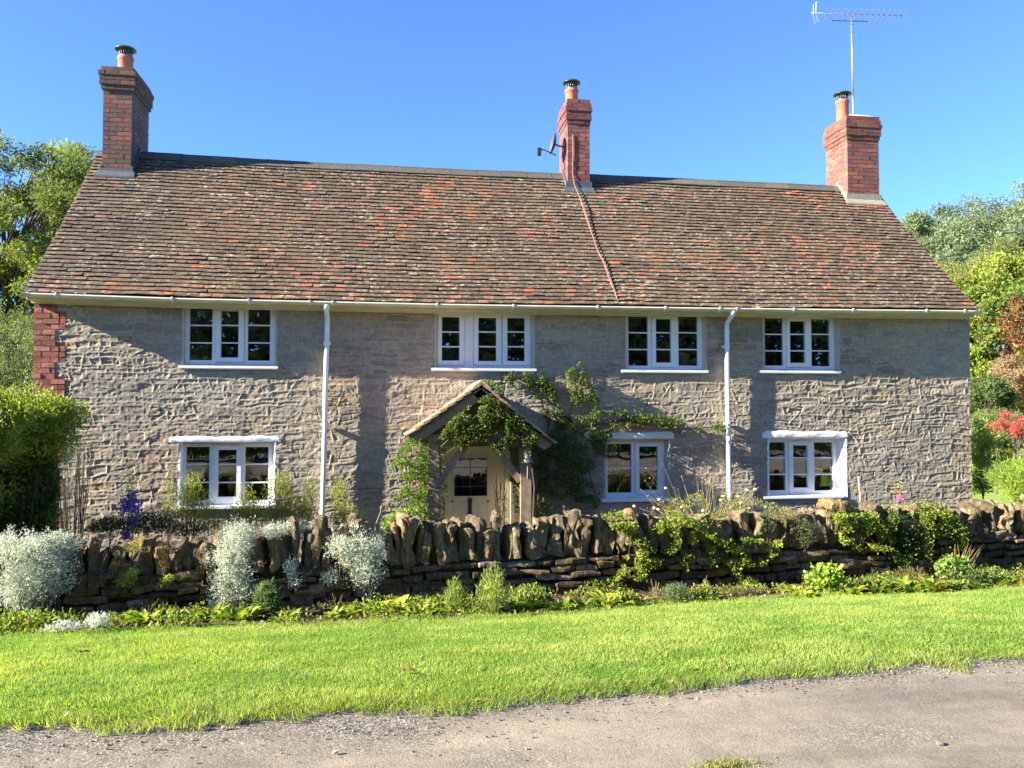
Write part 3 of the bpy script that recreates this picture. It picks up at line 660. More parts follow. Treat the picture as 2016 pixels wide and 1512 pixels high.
# chimneys
def chimney(pxl, pxr, pyb, ptop, y0, depth, corb, name_lab, flash, cap=False, pal=0, pot=(0, .2, .13, .4), cement=None, apr=.09):
    xL = at_y(pxl, pyb, y0)[0]; xR = at_y(pxr, pyb, y0)[0]; zt = at_y((pxl + pxr) / 2, ptop, y0)[2]; zb = at_y((pxl + pxr) / 2, pyb, y0)[2] - .1
    y1 = y0 + depth; b = MB(); hb = .075; n = int((zt - zb) / hb); rs = random.Random(int(pxl))
    root = empty('chimney', ((xL + xR) / 2, (y0 + y1) / 2, zb), parent=cottage)
    pal = [[(.235, .10, .07), (.19, .085, .062), (.165, .08, .062), (.14, .085, .07), (.26, .11, .075)], [(.29, .10, .08), (.25, .09, .075), (.21, .08, .07), (.33, .125, .10), (.27, .095, .075)], [(.30, .11, .07), (.25, .095, .07), (.20, .09, .07), (.36, .135, .08), (.27, .10, .07)]][pal]
    for k in range(n + 12):
        zt_ = zt - k * hb
        if zt_ < zb - .5: break
        o = corb[k] if k < len(corb) else 0; X0, X1, Y0, Y1 = xL - o, xR + o, y0 - o, y1 + o
        soot = (.75 if k < len(corb) else 1)
        b.box((X0 + .007, Y0 + .007, zt_ - hb), (X1 - .007, Y1 - .007, zt_ - .004), tuple(q * soot for q in (.36, .30, .25)))
        def run(a0, a1, horiz, fixed, s):
            a = a0; first = True; sizes = [.105, .22] if (k + s) % 2 else [.22, .22]
            i = 0
            while a < a1 - .01:
                w_ = sizes[min(i, 1)] if i < 2 else .22; e = min(a + w_, a1)
                if a1 - e < .05: e = a1
                c = rs.choice(pal); c = tuple(q * soot * rs.uniform(.85, 1.12) for q in c); jj = rs.uniform(-.002, .003)
                if horiz: b.box((a + .005, fixed[0] - (jj if s == 0 else 0), zt_ - hb + .005), (e - .005, fixed[1] + (jj if s == 1 else 0), zt_ - .005), c, .0015)
                else: b.box((fixed[0] - (jj if s == 0 else 0), a + .005, zt_ - hb + .005), (fixed[1] + (jj if s == 1 else 0), e - .005, zt_ - .005), c, .0015)
                a = e; i += 1
        run(X0, X1, True, (Y0, Y0 + .1), 0); run(X0, X1, True, (Y1 - .1, Y1), 1)
        run(Y0 + .103, Y1 - .103, False, (X0, X0 + .1), 0); run(Y0 + .103, Y1 - .103, False, (X1 - .1, X1), 1)
    b.build('brick_stack', M['brick'], root)
    # flashing: apron on the roof, stepped sides
    f = MB(); c = flash
    kx = (ridge_z((xL + xR) / 2) - eave_z((xL + xR) / 2)) / (RY + .30)
    def rz(x, y): return float(eave_z(x) + (y + .30) * (ridge_z(x) - eave_z(x)) / (RY + .30)) if y < RY else float(ridge_z(x) - (y - RY) * .9)
    f.box((xL - .03, y0 - .022, rz(xL, y0) - .03), (xR + .03, y0 - .002, rz(xL, y0) + apr), c, .004)
    V = [(xL - .08, y0 - .10, rz(xL, y0 - .10) + .045), (xR + .08, y0 - .10, rz(xR, y0 - .10) + .045), (xR + .05, y0 - .005, rz(xR, y0) + .06), (xL - .05, y0 - .005, rz(xL, y0) + .06)]
    f.add(V + [(a, b_, d - .03) for a, b_, d in V], [(0, 1, 2, 3), (0, 4, 5, 1), (1, 5, 6, 2), (3, 2, 6, 7), (0, 3, 7, 4)], c)
    for (X, s) in ((xL, -1), (xR, 1)):
        ys = [y0 - .02, min(RY, y1), y1 + .02] if y1 > RY else [y0 - .02, y1 + .02]
        for a_, b_ in zip(ys[:-1], ys[1:]):
            A = X + s * .004; B = X + s * .026
            f.add([(A, a_, rz(X, a_) + .01), (A, b_, rz(X, b_) + .01), (A, b_, rz(X, b_) + .13), (A, a_, rz(X, a_) + .13), (B, a_, rz(X, a_) + .01), (B, b_, rz(X, b_) + .01), (B, b_, rz(X, b_) + .13), (B, a_, rz(X, a_) + .13)],
                  [(0, 1, 2, 3), (7, 6, 5, 4), (3, 2, 6, 7), (0, 4, 5, 1), (0, 3, 7, 4), (1, 5, 6, 2)], c)
    f.build('flashing', M['lead'] if cement is None else M['stone'], root)
    # flaunching
    h = MB(); o = corb[0]; cz0 = zt - .004; cy = (y0 + y1) / 2; cx = (xL + xR) / 2
    V = [(xL - o + .02, y0 - o + .02, cz0), (xR + o - .02, y0 - o + .02, cz0), (xR + o - .02, y1 + o - .02, cz0), (xL - o + .02, y1 + o - .02, cz0)]
    hh = .10 if cap else .035; W2 = [(cx - .14, cy - .2, cz0 + hh), (cx + .14, cy - .2, cz0 + hh), (cx + .14, cy + .2, cz0 + hh), (cx - .14, cy + .2, cz0 + hh)]
    h.add(V + W2, [(0, 1, 5, 4), (1, 2, 6, 5), (2, 3, 7, 6), (3, 0, 4, 7), (4, 5, 6, 7)], (.50, .45, .36)); h.build('flaunching', M['stone'], root)
    # pot with rolled rim, cowl above
    px, py, r, hp = pot; pz = zt; q = MB(); cc = (cx + px, cy + py, pz)
    q.lathe([(r * .98, 0), (r, .02), (r * .97, hp - .07), (r * 1.0, hp - .065), (r * 1.09, hp - .05), (r * 1.1, hp - .015), (r * 1.04, hp), (r * .85, hp), (r * .8, hp - .2)], cc, 28); q.build('chimney_pot', M['terracotta'], root, True)
    q = MB(); zz = pz + hp; dk = (.10, .10, .10)
    q.lathe([(r * .88, -.01), (r * .9, .03)], (cc[0], cc[1], zz), 24, dk); q.lathe([(r * .88, .10), (r * .9, .14)], (cc[0], cc[1], zz), 24, dk)
    for k in range(16):
        a = 2 * math.pi * k / 16; q.tube([(cc[0] + r * .88 * math.cos(a), cc[1] + r * .88 * math.sin(a), zz), (cc[0] + r * .88 * math.cos(a), cc[1] + r * .88 * math.sin(a), zz + .12)], .005, 5, (.25, .25, .25))
    q.lathe([(.01, .165), (r * .7, .17), (r * 1.25, .15), (r * 1.42, .128), (r * 1.40, .120), (r * .8, .125), (.01, .13)], (cc[0], cc[1], zz), 28, dk)
    q.build('chimney_cowl', M['metal'], root, True)
    return root, (xL, xR, y0, y1, zt, cc)
LEAD = (.10, .11, .12)
C1, I1 = chimney(200, 258, 338, 132, 1.93, .95, [.03, .065, .05, .05, .03], '', LEAD, pal=0, pot=(.0, -.1, .118, .32))
C2, I2 = chimney(1117, 1162, 362, 195, 2.05, .68, [.01, .025, .04, .025, .03, .012], '', LEAD, pal=1, pot=(-.06, -.05, .115, .27), apr=.15)
C3, I3 = chimney(1669, 1732, 392, 229, 2.06, .75, [.015, .03, .05, .035, .035, .015], '', (.36, .31, .23), cap=True, pal=2, pot=(-.12, .1, .118, .46), cement=1, apr=.14)

# rear parts hold nothing else; porch --------------------------------------------------
PY = -.95
porch = empty('porch', (1.27, PY / 2, GARDEN), parent=cottage)
OK = [(.32, .235, .155), (.27, .195, .13), (.36, .26, .17)]
xa = at_y(853, 950, PY)[0]; xb = at_y(1034, 950, PY)[0]
ez = at_y(800, 858, PY)[2]; apx = at_y(945, 758, PY); ax, az = apx[0], apx[2]
exl = at_y(803, 858, PY)[0]; exr = at_y(1085, 868, PY)[0]; hwp = .072
ptop = at_y(853, 872, PY)[2]
for x in (xa, xb):
    b = MB(); b.box((x - hwp, PY - hwp, GARDEN), (x + hwp, PY + hwp, ptop + .02), OK[0], .003); b.build('oak_post', M['oak'], porch)
    b = MB(); b.box((x - hwp, -.10, GARDEN), (x + hwp, -.022, ptop), OK[1], .003); b.build('wall_post', M['oak'], porch)
    b = MB(); b.box((x - hwp + .004, PY - .1, ptop + .021), (x + hwp - .004, -.03, ptop + .12), OK[1], .003); b.build('wall_plate', M['oak'], porch)
b = MB(); b.box((xa + hwp + .001, PY - .05, ptop - .05), (xb - hwp - .001, PY + .05, ptop + .10), OK[0], .003); b.build('tie_beam', M['oak'], porch)
for x, s in ((xa + hwp, 1), (xb - hwp, -1)):
    b = MB(); A = Vector((x, PY, ptop - .52)); B = Vector((x + s * .36, PY, ptop - .04)); d = (B - A).normalized(); nrm = Vector((d.z, 0, -d.x)) * .045
    V = [A + nrm, A - nrm, B - nrm, B + nrm]; b.add([(p.x, PY - .035, p.z) for p in V] + [(p.x, PY + .035, p.z) for p in V], [(0, 1, 2, 3), (7, 6, 5, 4), (0, 4, 5, 1), (1, 5, 6, 2), (2, 6, 7, 3), (3, 7, 4, 0)], OK[2]); b.build('curved_brace', M['oak'], porch)
for X, s in ((exl, 1), (exr, -1)):
    zE = ez if s == 1 else at_y(1085, 872, PY)[2]
    A = Vector((X, 0, zE)); B = Vector((ax, 0, az)); d = (B - A).normalized(); nn = Vector((-d.z * s, 0, abs(d.x)))
    for y0_, y1_ in ((PY - .14, PY - .08), (-.09, -.03)):
        b = MB(); V = [A - nn * .05, B - nn * .05, B - nn * .17, A + d * .05 - nn * .15]
        b.add([(p.x, y0_, p.z) for p in V] + [(p.x, y1_, p.z) for p in V], [(0, 1, 2, 3), (7, 6, 5, 4), (0, 4, 5, 1), (1, 5, 6, 2), (2, 6, 7, 3), (3, 7, 4, 0)], OK[1]); b.build('rafter', M['oak'], porch)
    b = MB(); L = (B - A).length; nr = 9
    V = [A - nn * .048, B - nn * .048, B - nn * .02, A - nn * .02]
    b.add([(p.x, PY - .13, p.z) for p in V] + [(p.x, -.03, p.z) for p in V], [(0, 1, 2, 3), (7, 6, 5, 4), (0, 4, 5, 1), (1, 5, 6, 2), (2, 6, 7, 3), (3, 7, 4, 0)], (.2, .17, .14))
    for k in range(nr):
        t0 = k / nr * L - (.03 if k == 0 else 0); t1 = t0 + L / nr * 1.7; t1 = min(t1, L + .02); yy = PY - .20
        while yy < -.05:
            y2 = min(yy + R.uniform(.15, .17), -.02); j = R.uniform(-.008, .008); l0 = .032 + R.uniform(0, .012)
            P0 = A + d * (t0 + j) + nn * l0; P1 = A + d * t1 + nn * .008; th = nn * .016
            V = [P0, P1, P1 - th, P0 - th]; cc_ = R.choice([(.36, .22, .14), (.40, .25, .15), (.30, .22, .16), (.44, .32, .2)])
            b.add([(p.x, yy + .003, p.z) for p in V] + [(p.x, y2 - .003, p.z) for p in V], [(0, 1, 2, 3), (7, 6, 5, 4), (0, 4, 5, 1), (1, 5, 6, 2), (2, 6, 7, 3), (3, 7, 4, 0)], cc_); yy = y2
    b.build('porch_roof', M['tile'], porch)
b = MB()
yy = PY - .2
while yy < -.05:
    y2 = min(yy + .3, -.02); V = []
    for y in (yy + .004, y2 - .004): V += [(ax - .13, y, az - .045), (ax, y, az + .065), (ax + .13, y, az - .045), (ax + .11, y, az - .065), (ax, y, az + .03), (ax - .11, y, az - .065)]
    b.add(V, [(i, (i + 1) % 6, (i + 1) % 6 + 6, i + 6) for i in range(6)] + [(5, 4, 3, 2, 1, 0), (6, 7, 8, 9, 10, 11)], (.46, .33, .2)); yy = y2
b.build('porch_ridge_tile', M['tile'], porch)
# front door
door = empty('front_door', ((DX0 + DX1) / 2, .1, GARDEN), parent=cottage)
YD = .12; b = MB(); dx0 = at_y(880, 950, YD)[0] - .03; dx1 = at_y(993, 950, YD)[0]
gx0, gx1 = at_y(894, 940, YD)[0], at_y(959, 940, YD)[0]; gz1, gz0 = at_y(926, 902, YD)[2], at_y(926, 976.5, YD)[2]; tz = DZ1 - .05
nb = 7
for i in range(nb):
    a = dx0 + (dx1 - dx0) * i / nb; c = dx0 + (dx1 - dx0) * (i + 1) / nb
    b.box((a + .0015, YD, GARDEN + .03), (c - .0015, YD + .04, gz0 - .045))
b.box((dx0, YD - .001, gz0 - .044), (gx0, YD + .04, tz)); b.box((gx1, YD - .001, gz0 - .044), (dx1, YD + .04, tz)); b.box((gx0, YD - .001, gz1), (gx1, YD + .04, tz)); b.box((gx0, YD - .001, gz0 - .044), (gx1, YD + .04, gz0))
b.build('door_leaf', M['door'], door)
b = MB(); ring(b, gx0 - .02, gx1 + .02, gz0 - .02, gz1 + .02, .02, YD - .014, YD - .002); b.build('glazing_bead', M['door'], door)
b = MB(); b.box((gx0, YD + .012, gz0), (gx1, YD + .018, gz1)); b.build('pane', M['glass'], door)
b = MB()
for i in (1,): x = gx0 + (gx1 - gx0) * .5; b.box((x - .004, YD + .006, gz0), (x + .004, YD + .011, gz1), (.2, .2, .2))
for i in (1, 2, 3): z = gz0 + (gz1 - gz0) * i / 4; b.box((gx0, YD + .007, z - .004), (gx1, YD + .0105, z + .004), (.2, .2, .2))
b.build('leaded_bar', M['metal'], door)
b = MB(); lx, lz = at_y(925, 1000, YD)[0], at_y(925, 997, YD)[2]
b.box((lx - .026, YD - .018, lz - .10), (lx + .026, YD - .003, lz + .10)); b.lathe([(.034, 0), (.034, .012), (.02, .02)], (lx, YD - .003, lz + .10), 14, axis=(0, -1, 0)); b.box((lx - .044, YD - .014, lz - .118), (lx + .044, YD - .003, lz - .10)); b.box((lx - .035, YD - .016, lz + .075), (lx + .035, YD - .003, lz + .09))
b.tube([(lx, YD - .03, lz + .08), (lx, YD - .045, lz), (lx, YD - .03, lz - .07)], .010, 8); b.build('door_knocker', M['iron'], door)
for q in (890, 961):
    b = MB(); x, z = at_y(q, 987, YD)[0], at_y(q, 987, YD)[2]; b.lathe([(.002, .014), (.012, .008), (.018, 0)], (x, YD - .003, z), 4, axis=(0, -1, 0)); b.build('door_stud', M['iron'], door)
b = MB(); b.box((DX0 + .006, YD - .02, GARDEN), (dx0 - .004, YD + .06, DZ1 - .006)); b.box((dx1 + .004, YD - .02, GARDEN), (DX1 - .007, YD + .06, DZ1 - .006)); b.box((dx0 - .0035, YD - .02, tz + .002), (dx1 + .0035, YD + .06, DZ1 - .006)); b.build('door_frame', M['door'], door)
b = MB(); b.box((DX0 - .2, -.9, GARDEN - .05), (DX1 + .2, .1, GARDEN + .05), (.35, .31, .26)); b.build('door_step', M['stone'], cottage)

# ------------------------------------------------------------------ things fixed to the cottage
def aerial():
    root = empty('television_aerial', tuple(at_y(1680, 225, 3.1)), 'long silver television aerial on a tall mast above the right chimney', 'aerial')
    Y = I3[3] + .06; A = at_y(1680.5, 240, Y); B = at_y(1676.5, 38, Y); sv = (.48, .48, .48); dk = (.20, .2, .2)
    b = MB(); b.tube([tuple(A), tuple(A * .75 + B * .25)], .021, 10, sv); b.tube([tuple(A * .75 + B * .25), tuple(B)], .019, 10, sv)
    b.box((A[0] - .03, Y - .07, A[2] + .02), (A[0] + .03, Y + .01, A[2] + .06), dk); b.build('mast', M['metal'], root, True)
    L0 = at_y(1597, 25.5, Y); L1 = at_y(1778, 31, Y); ax = unit(L1 - L0); L = np.linalg.norm(L1 - L0)
    b = MB(); b.tube([tuple(L0), tuple(L1)], .011, 8, (.4, .4, .42)); b.build('boom', M['metal'], root, True)
    for k in range(15):
        p = L0 + ax * (L * (.13 + .86 * k / 14)); b = MB()
        for s in (-1, 1):
            b.tube([tuple(p + np.array([.035, s * .13, .06])), tuple(p), tuple(p + np.array([-.03, s * .13, -.075]))], .0055, 5, (.45, .45, .47))
        b.build('director', M['metal'], root)
    p = L0 + ax * L * .035; b = MB()
    for s in (-1, 1):
        for u in (-.05, .05): b.tube([tuple(p + np.array([0, u, 0])), tuple(p + np.array([.01 if s > 0 else .04, u, s * .20]))], .004, 5, (.6, .5, .42))
        for h in (.10, .19): b.tube([tuple(p + np.array([.02, -.11, s * h])), tuple(p + np.array([.02, .11, s * h]))], .003, 5, (.6, .5, .42))
    b.build('reflector', M['metal'], root)
    q0, q1, q2, q3 = at_y(1634, 31, Y), at_y(1637, 40.5, Y), at_y(1709, 42, Y), at_y(1713, 31, Y)
    b = MB(); b.tube([tuple(q0), tuple(q1), tuple(q2), tuple(q3)], .010, 8, dk); b.build('cradle_arm', M['metal'], root)
aerial()
def dish():
    Yd = I2[2] + .22; c = at_y(1093, 284, Yd)
    root = empty('satellite_dish', tuple(c), 'dark satellite dish on the left side of the middle chimney', 'satellite dish')
    n = Vector((-.97, .0, .2)).normalized(); b = MB(); r = .205; pr = []
    q = n.to_track_quat('Z', 'Y')
    prof = [(0.001, 0), (.08, .008), (.16, .03), (r, .065), (r + .006, .066), (r, .058), (.16, .022), (.08, 0), (0.001, -.008)]
    V = []; N = 28
    for rr, z in prof:
        for k in range(N):
            a = 2 * math.pi * k / N; V.append(Vector(c) + q @ Vector((rr * .92 * math.cos(a), rr * math.sin(a), z)))
    b.add(V, [(i * N + k, i * N + (k + 1) % N, (i + 1) * N + (k + 1) % N, (i + 1) * N + k) for i in range(len(prof) - 1) for k in range(N)], (.06, .065, .065)); b.build('reflector_dish', M['plastic'], root, True)
    b = MB(); lo = Vector(at_y(1093, 305, Yd)); e = Vector(at_y(1067, 293, Yd - .06)); b.tube([lo + Vector((.02, 0, 0)), lo, e], .011, 8, (.15, .16, .16)); b.build('feed_arm', M['metal'], root)
    e2 = Vector(at_y(1062, 299, Yd - .06)); b = MB(); b.box((e2.x - .035, e2.y - .03, e2.z - .07), (e2.x + .03, e2.y + .03, e2.z + .07), (.07, .07, .07), .004); b.lathe([(.03, 0), (.035, .05), (.0, .055)], (e2.x + .03, e2.y, e2.z + .05), 12, (.5, .5, .48), axis=(1, 0, .2)); b.build('receiver', M['metal'], root)
    b = MB(); w_ = Vector((I2[0] - .004, Yd, c[2] - .04)); b.tube([Vector(c), Vector(c) + Vector((.07, 0, -.03)), w_], .016, 8, (.12, .12, .12)); b.box((w_.x - .012, w_.y - .07, w_.z - .08), (w_.x - .001, w_.y + .07, w_.z + .08), (.12, .12, .12)); b.build('wall_bracket', M['metal'], root)
    b = MB(); b.tube([e2 + Vector((0, 0, -.07)), e2 + Vector((.04, 0, -.14)), e2 + Vector((.12, .01, -.10)), e2 + Vector((.13, .02, .0))], .003, 5, (.3, .3, .3)); b.build('feed_cable', M['plastic'], root)
dish()
_k = np.array([0, -(5.95 - 3.2), 2.73]); 
def on_roof(x, y, off=.036):
    X = at_y(x, y, .8)[0]
    for _ in range(4):
        ez_, rz_ = float(eave_z(X)), float(ridge_z(X)); p0 = np.array([X, -.30, ez_]); nrm = np.array([0, -(rz_ - ez_), RY + .30]); nrm = nrm / np.linalg.norm(nrm)
        p = at_plane(x, y, p0 + nrm * off, nrm); X = p[0]
    return p
cab = (.36, .17, .12)
b = MB(); yc = I2[2] - .012; j_ = lambda p, a: tuple(np.array(p) + np.array([a, 0, 0]))
pth = [tuple(at_y(1127, 265, yc)), tuple(at_y(1128, 300, yc)), tuple(at_y(1127, 340, yc)), tuple(at_y(1131, 364, yc - .03))] + [tuple(on_roof(*q, .06)) for q in [(1141, 388), (1148, 410)]] + [tuple(on_roof(*q)) for q in [(1155, 432), (1166, 462), (1176, 492), (1189, 518), (1198, 545), (1208, 570), (1217, 593)]]
b.tube(pth, .006, 7, cab)
b.tube([j_(p, .012 * math.sin(i * 1.3 + 1) + .012) for i, p in enumerate(pth)], .005, 6, (.30, .15, .11))
c_ = b.build('aerial_cable', M['plastic'], None, True); tag(c_, 'reddish brown aerial cables running down the roof from the middle chimney to the gutter', 'cable')
# bell hanging from the porch post
bc = at_y(1038, 898, PY - .17); bell = empty('hanging_bell', tuple(bc), 'weathered grey bell hanging from the right porch post', 'bell')
b = MB(); b.lathe([(.001, .13), (.028, .125), (.038, .10), (.045, .04), (.06, -.03), (.082, -.075), (.086, -.09), (.078, -.088), (.055, -.03), (.03, .09)], tuple(bc), 22, (.10, .10, .08)); b.build('bell_dome', M['plastic'], bell, True)
b = MB(); b.tube([(bc[0], PY - hwp + .01, bc[2] + .16), (bc[0], bc[1], bc[2] + .17), (bc[0], bc[1], bc[2] + .125)], .009, 6, (.1, .1, .1)); b.build('bell_bracket', M['iron'], bell)
b = MB(); b.tube([(bc[0], bc[1], bc[2] + .1), (bc[0] + .004, bc[1], bc[2] - .12), (bc[0], bc[1], bc[2] - .30)], .005, 6, (.4, .38, .3)); b.lathe([(.001, .02), (.018, 0), (.001, -.02)], (bc[0], bc[1], bc[2] - .10), 10, (.3, .3, .3)); b.build('bell_rope', M['cloth'], bell)

# ------------------------------------------------------------------ things standing inside the windows
def sillz(i): return WIN[i]['xz'][2] + .04
x, z = at_y(884, 708, .35)[0], at_y(884, 708, .35)[2]
b = MB(); b.lathe([(.001, 0), (.15, 0), (.165, .008), (.165, .02), (.15, .024), (.001, .022)], (x, .36, z + .02), 32, (.25, .32, .33), axis=(0, -1, .15)); o = b.build('round_mirror', M['plastic'], None, True); tag(o, 'round grey mirror behind the leftmost casement of the window above the porch', 'mirror')
P = at_y(1348, 716, .3); b = MB(); b.lathe([(.055, 0), (.07, .0), (.088, .17), (.092, .18), (.084, .18), (.06, .02)], (P[0], .32, P[2] - .02), 22, (.72, .70, .64)); o = b.build('white_planter', M['plastic'], None, True); tag(o, 'white tapered pot inside the upper window right of the porch', 'pot')
P = at_y(453, 700, .3); b = MB(); b.lathe([(.04, -.03), (.06, -.02), (.062, .06), (.04, .09), (.025, .10), (.025, .13), (.035, .14)], (P[0], .32, P[2]), 18, (.45, .5, .5)); o = b.build('glass_bottle', M['metal'], None, True); tag(o, 'pale glass bottle inside the upper left window, centre pane', 'bottle')
def curtain(x0, x1, y0, y1, Y, lab, col):
    A, B = at_y(x0, (y0 + y1) / 2, Y), at_y(x1, (y0 + y1) / 2, Y); z1, z0 = at_y(x0, y0, Y)[2], at_y(x0, y1, Y)[2]; n = 60
    U, T = np.meshgrid(np.linspace(0, 1, n), np.linspace(0, 1, 8)); XX = A[0] + U * (B[0] - A[0]); YY = Y + .025 * np.sin(U * 30 + T) ; ZZ = z0 + T * (z1 - z0)
    o = mesh_np('curtain', np.stack([XX, YY, ZZ], -1).reshape(-1, 3), gridfaces(n, 8), np.array(col), M['cloth'], None, True)
    s = o.modifiers.new('s', 'SOLIDIFY'); s.thickness = .006; tag(o, lab, 'curtain'); return o
curtain(508, 531, 872, 985, .30, 'beige curtain drawn to the right side of the lower left window', (.46, .37, .26))
curtain(1620, 1645, 866, 970, .34, 'dull grey curtain at the right side of the lower right window', (.16, .18, .18))
P = at_y(1529, 872, .45); hang = []
for i, (dx, hh, cc) in enumerate([(-.015, .30, (.62, .56, .42)), (.09, .22, (.55, .48, .34))]):
    b = MB(); x_ = P[0] + dx; z_ = P[2] + .02
    b.tube([(x_, .45, z_), (x_, .45, z_ - .12)], .012, 8, cc); b.lathe([(.012, -.12), (.026, -.13), (.03, -.20), (.016, -.21), (.02, -.26), (.024, -hh), (.001, -hh - .01)], (x_, .45, z_), 14, cc)
    o = b.build('hanging_utensil', M['plastic'], None, True); tag(o, ['longer pale wooden utensil hanging in the left light of the lower right window', 'shorter pale wooden utensil hanging in the left light of the lower right window'][i], 'utensil', 'utensils hanging in the lower right window')

# ------------------------------------------------------------------ dry stone garden wall
def cube_grid(n):
    V = {}; Fc = []; P = []
    def idx(p):
        k = tuple(np.round(p, 6))
        if k not in V: V[k] = len(P); P.append(p)
        return V[k]
    g = np.linspace(-1, 1, n + 1)
    for ax in range(3):
        for s in (-1, 1):
            for i in range(n):
                for j in range(n):
                    q = []
                    for (a, b_) in ((g[i], g[j]), (g[i + 1], g[j]), (g[i + 1], g[j + 1]), (g[i], g[j + 1])):
                        p = [0, 0, 0]; p[ax] = s; p[(ax + 1) % 3] = a; p[(ax + 2) % 3] = b_; q.append(idx(tuple(p)))
                    Fc.append(q if s > 0 else q[::-1])
    return np.array(P), np.array(Fc)
CG4 = cube_grid(4); CG7 = cube_grid(7)
def stone(cg, c, s, rot=(0, 0, 0), round_=.45, rough=.10, seed=0, taper=0.0, fr=1.0):
    P, Fc = cg; sph = unit(P) * 1.25; p = P * (1 - round_) + sph * round_
    p[:, 0] *= 1 - taper * (p[:, 2] + 1) / 2 * .5; p[:, 1] *= 1 - taper * (p[:, 2] + 1) / 2 * .3
    w_ = p * np.array(s) * .5; m_ = min(s)
    q = w_ * 9 * fr + seed * 7.31
    w_ = w_ + np.stack([vn3(q, 1), vn3(q, 2), vn3(q, 3)], 1) * rough * m_ * 1.6
    q = w_ * 30 * fr + seed * 3.1; w_ = w_ + np.stack([vn3(q, 4), vn3(q, 5), vn3(q, 6)], 1) * rough * m_ * .7
    M_ = np.array(Matrix.Rotation(rot[2], 3, 'Z') @ Matrix.Rotation(rot[1], 3, 'Y') @ Matrix.Rotation(rot[0], 3, 'X'))
    return w_ @ M_.T + np.array(c), Fc
def mk_drystone():
    m, n, l, b = newmat('ham_stone'); v = pos_node(n, l); c = attr(n)
    c = mix(n, l, 1.0, c, ramp(n, l, noise(n, l, v, 26, 6, .72), [(.28, (.40, .38, .36)), (.72, (1.25, 1.2, 1.1))]), 'MULTIPLY')
    c = mix(n, l, 1.0, c, ramp(n, l, noise(n, l, pos_node(n, l, (3.2, 2, .5)), 12, 6, .75), [(.36, (.42, .38, .34)), (.6, (1.1, 1.08, 1.05))]), 'MULTIPLY')
    c = mix(n, l, ramp(n, l, noise(n, l, v, 7, 5, .7), [(.5, (0, 0, 0)), (.66, (.75, .75, .75))]), c, (.09, .06, .028))
    c = mix(n, l, ramp(n, l, noise(n, l, v, 17, 4, .6), [(.64, (0, 0, 0)), (.7, (.7, .7, .7))]), c, (.40, .39, .33))
    l.new(c, b.inputs['Base Color']); b.inputs['Roughness'].default_value = .95; b.inputs['Specular IOR Level'].default_value = .15
    bump(n, l, b, noise(n, l, pos_node(n, l, (1.6, 1.2, .6)), 42, 7, .8), 1.0, .028); return m
M['drystone'] = mk_drystone()
gw = empty('dry_stone_wall', (1.5, -3.5, -.4), 'low dry stone garden wall topped with upright stones in front of the cottage', 'garden wall')
WA = math.atan(.11); WD = np.array([math.cos(WA), math.sin(WA), 0]); WN = np.array([-math.sin(WA), math.cos(WA), 0])
def wp(x, d, z): return np.array([x, float(y_wall(x)) , z]) + WN * d       # point d metres behind the wall's front face
def wall_top(x):                                                             # height of the course the coping stands on
    return float(np.interp(x, [-4.5, -3.4, -1.5, .2, 1.5, 3.2, 5.0, 7.0, 9, 12], [.10, .10, .09, .07, .09, .08, .10, .12, .14, .15]))
STC = [(.22, .17, .10), (.18, .135, .085), (.27, .205, .12), (.14, .11, .07), (.21, .165, .11), (.30, .22, .125)]
def courses():
    rg = random.Random(3); VV = []; FF = []; CC = []; n = 0; z = -.5; row = 0
    while z < .16:
        th = rg.choice([.055, .065, .08, .10]); x = -5.3 + rg.uniform(0, .2)
        while x < 11.5:
            w_ = rg.uniform(.12, .38) * (1 + th * 2); t = th * rg.uniform(.8, 1.1); xc = x + w_ / 2; zz = z + .03 * math.sin(xc * 1.1 + row) + .015 * math.sin(xc * 3)
            tp = wall_top(xc)
            if zz + t < tp + .02 and zz + t > float(base_z(xc)) - .12:
                d = .10 + rg.uniform(-.035, .03)
                c = wp(xc, d, zz + t / 2); V, Fc = stone(CG4, c, (w_ - .012, .22, t - .004), (rg.uniform(-.08, .08), rg.uniform(-.07, .07), WA + rg.uniform(-.12, .12)), rg.uniform(.05, .25), .20, rg.random() * 99)
                VV.append(V); FF.append(Fc + n); n += len(V); col = np.array(rg.choice(STC)) * rg.uniform(.7, 1.15)
                if rg.random() < .12: col = np.array([.40, .35, .28])
                CC.append(np.tile(col, (len(V), 1)))
            x += w_
        z += th; row += 1
    mesh_np('stone_courses', np.vstack(VV), np.vstack(FF), np.vstack(CC), M['drystone'], gw, False)
courses()
b = MB()
xs = np.linspace(-5.4, 11.5, 40)
for a, c in zip(xs[:-1], xs[1:]):
    p = [wp(a, .07, -.7), wp(c, .07, -.7), wp(c, .40, -.95), wp(a, .40, -.95)]; t = [q.copy() for q in p]
    for q, x in zip(t, (a, c, c, a)): q[2] = wall_top(x) - .02
    b.add([tuple(q) for q in p + t], [(0, 1, 5, 4), (2, 3, 7, 6), (4, 5, 6, 7)], (.10, .08, .06))
b.build('wall_core', M['drystone'], gw)
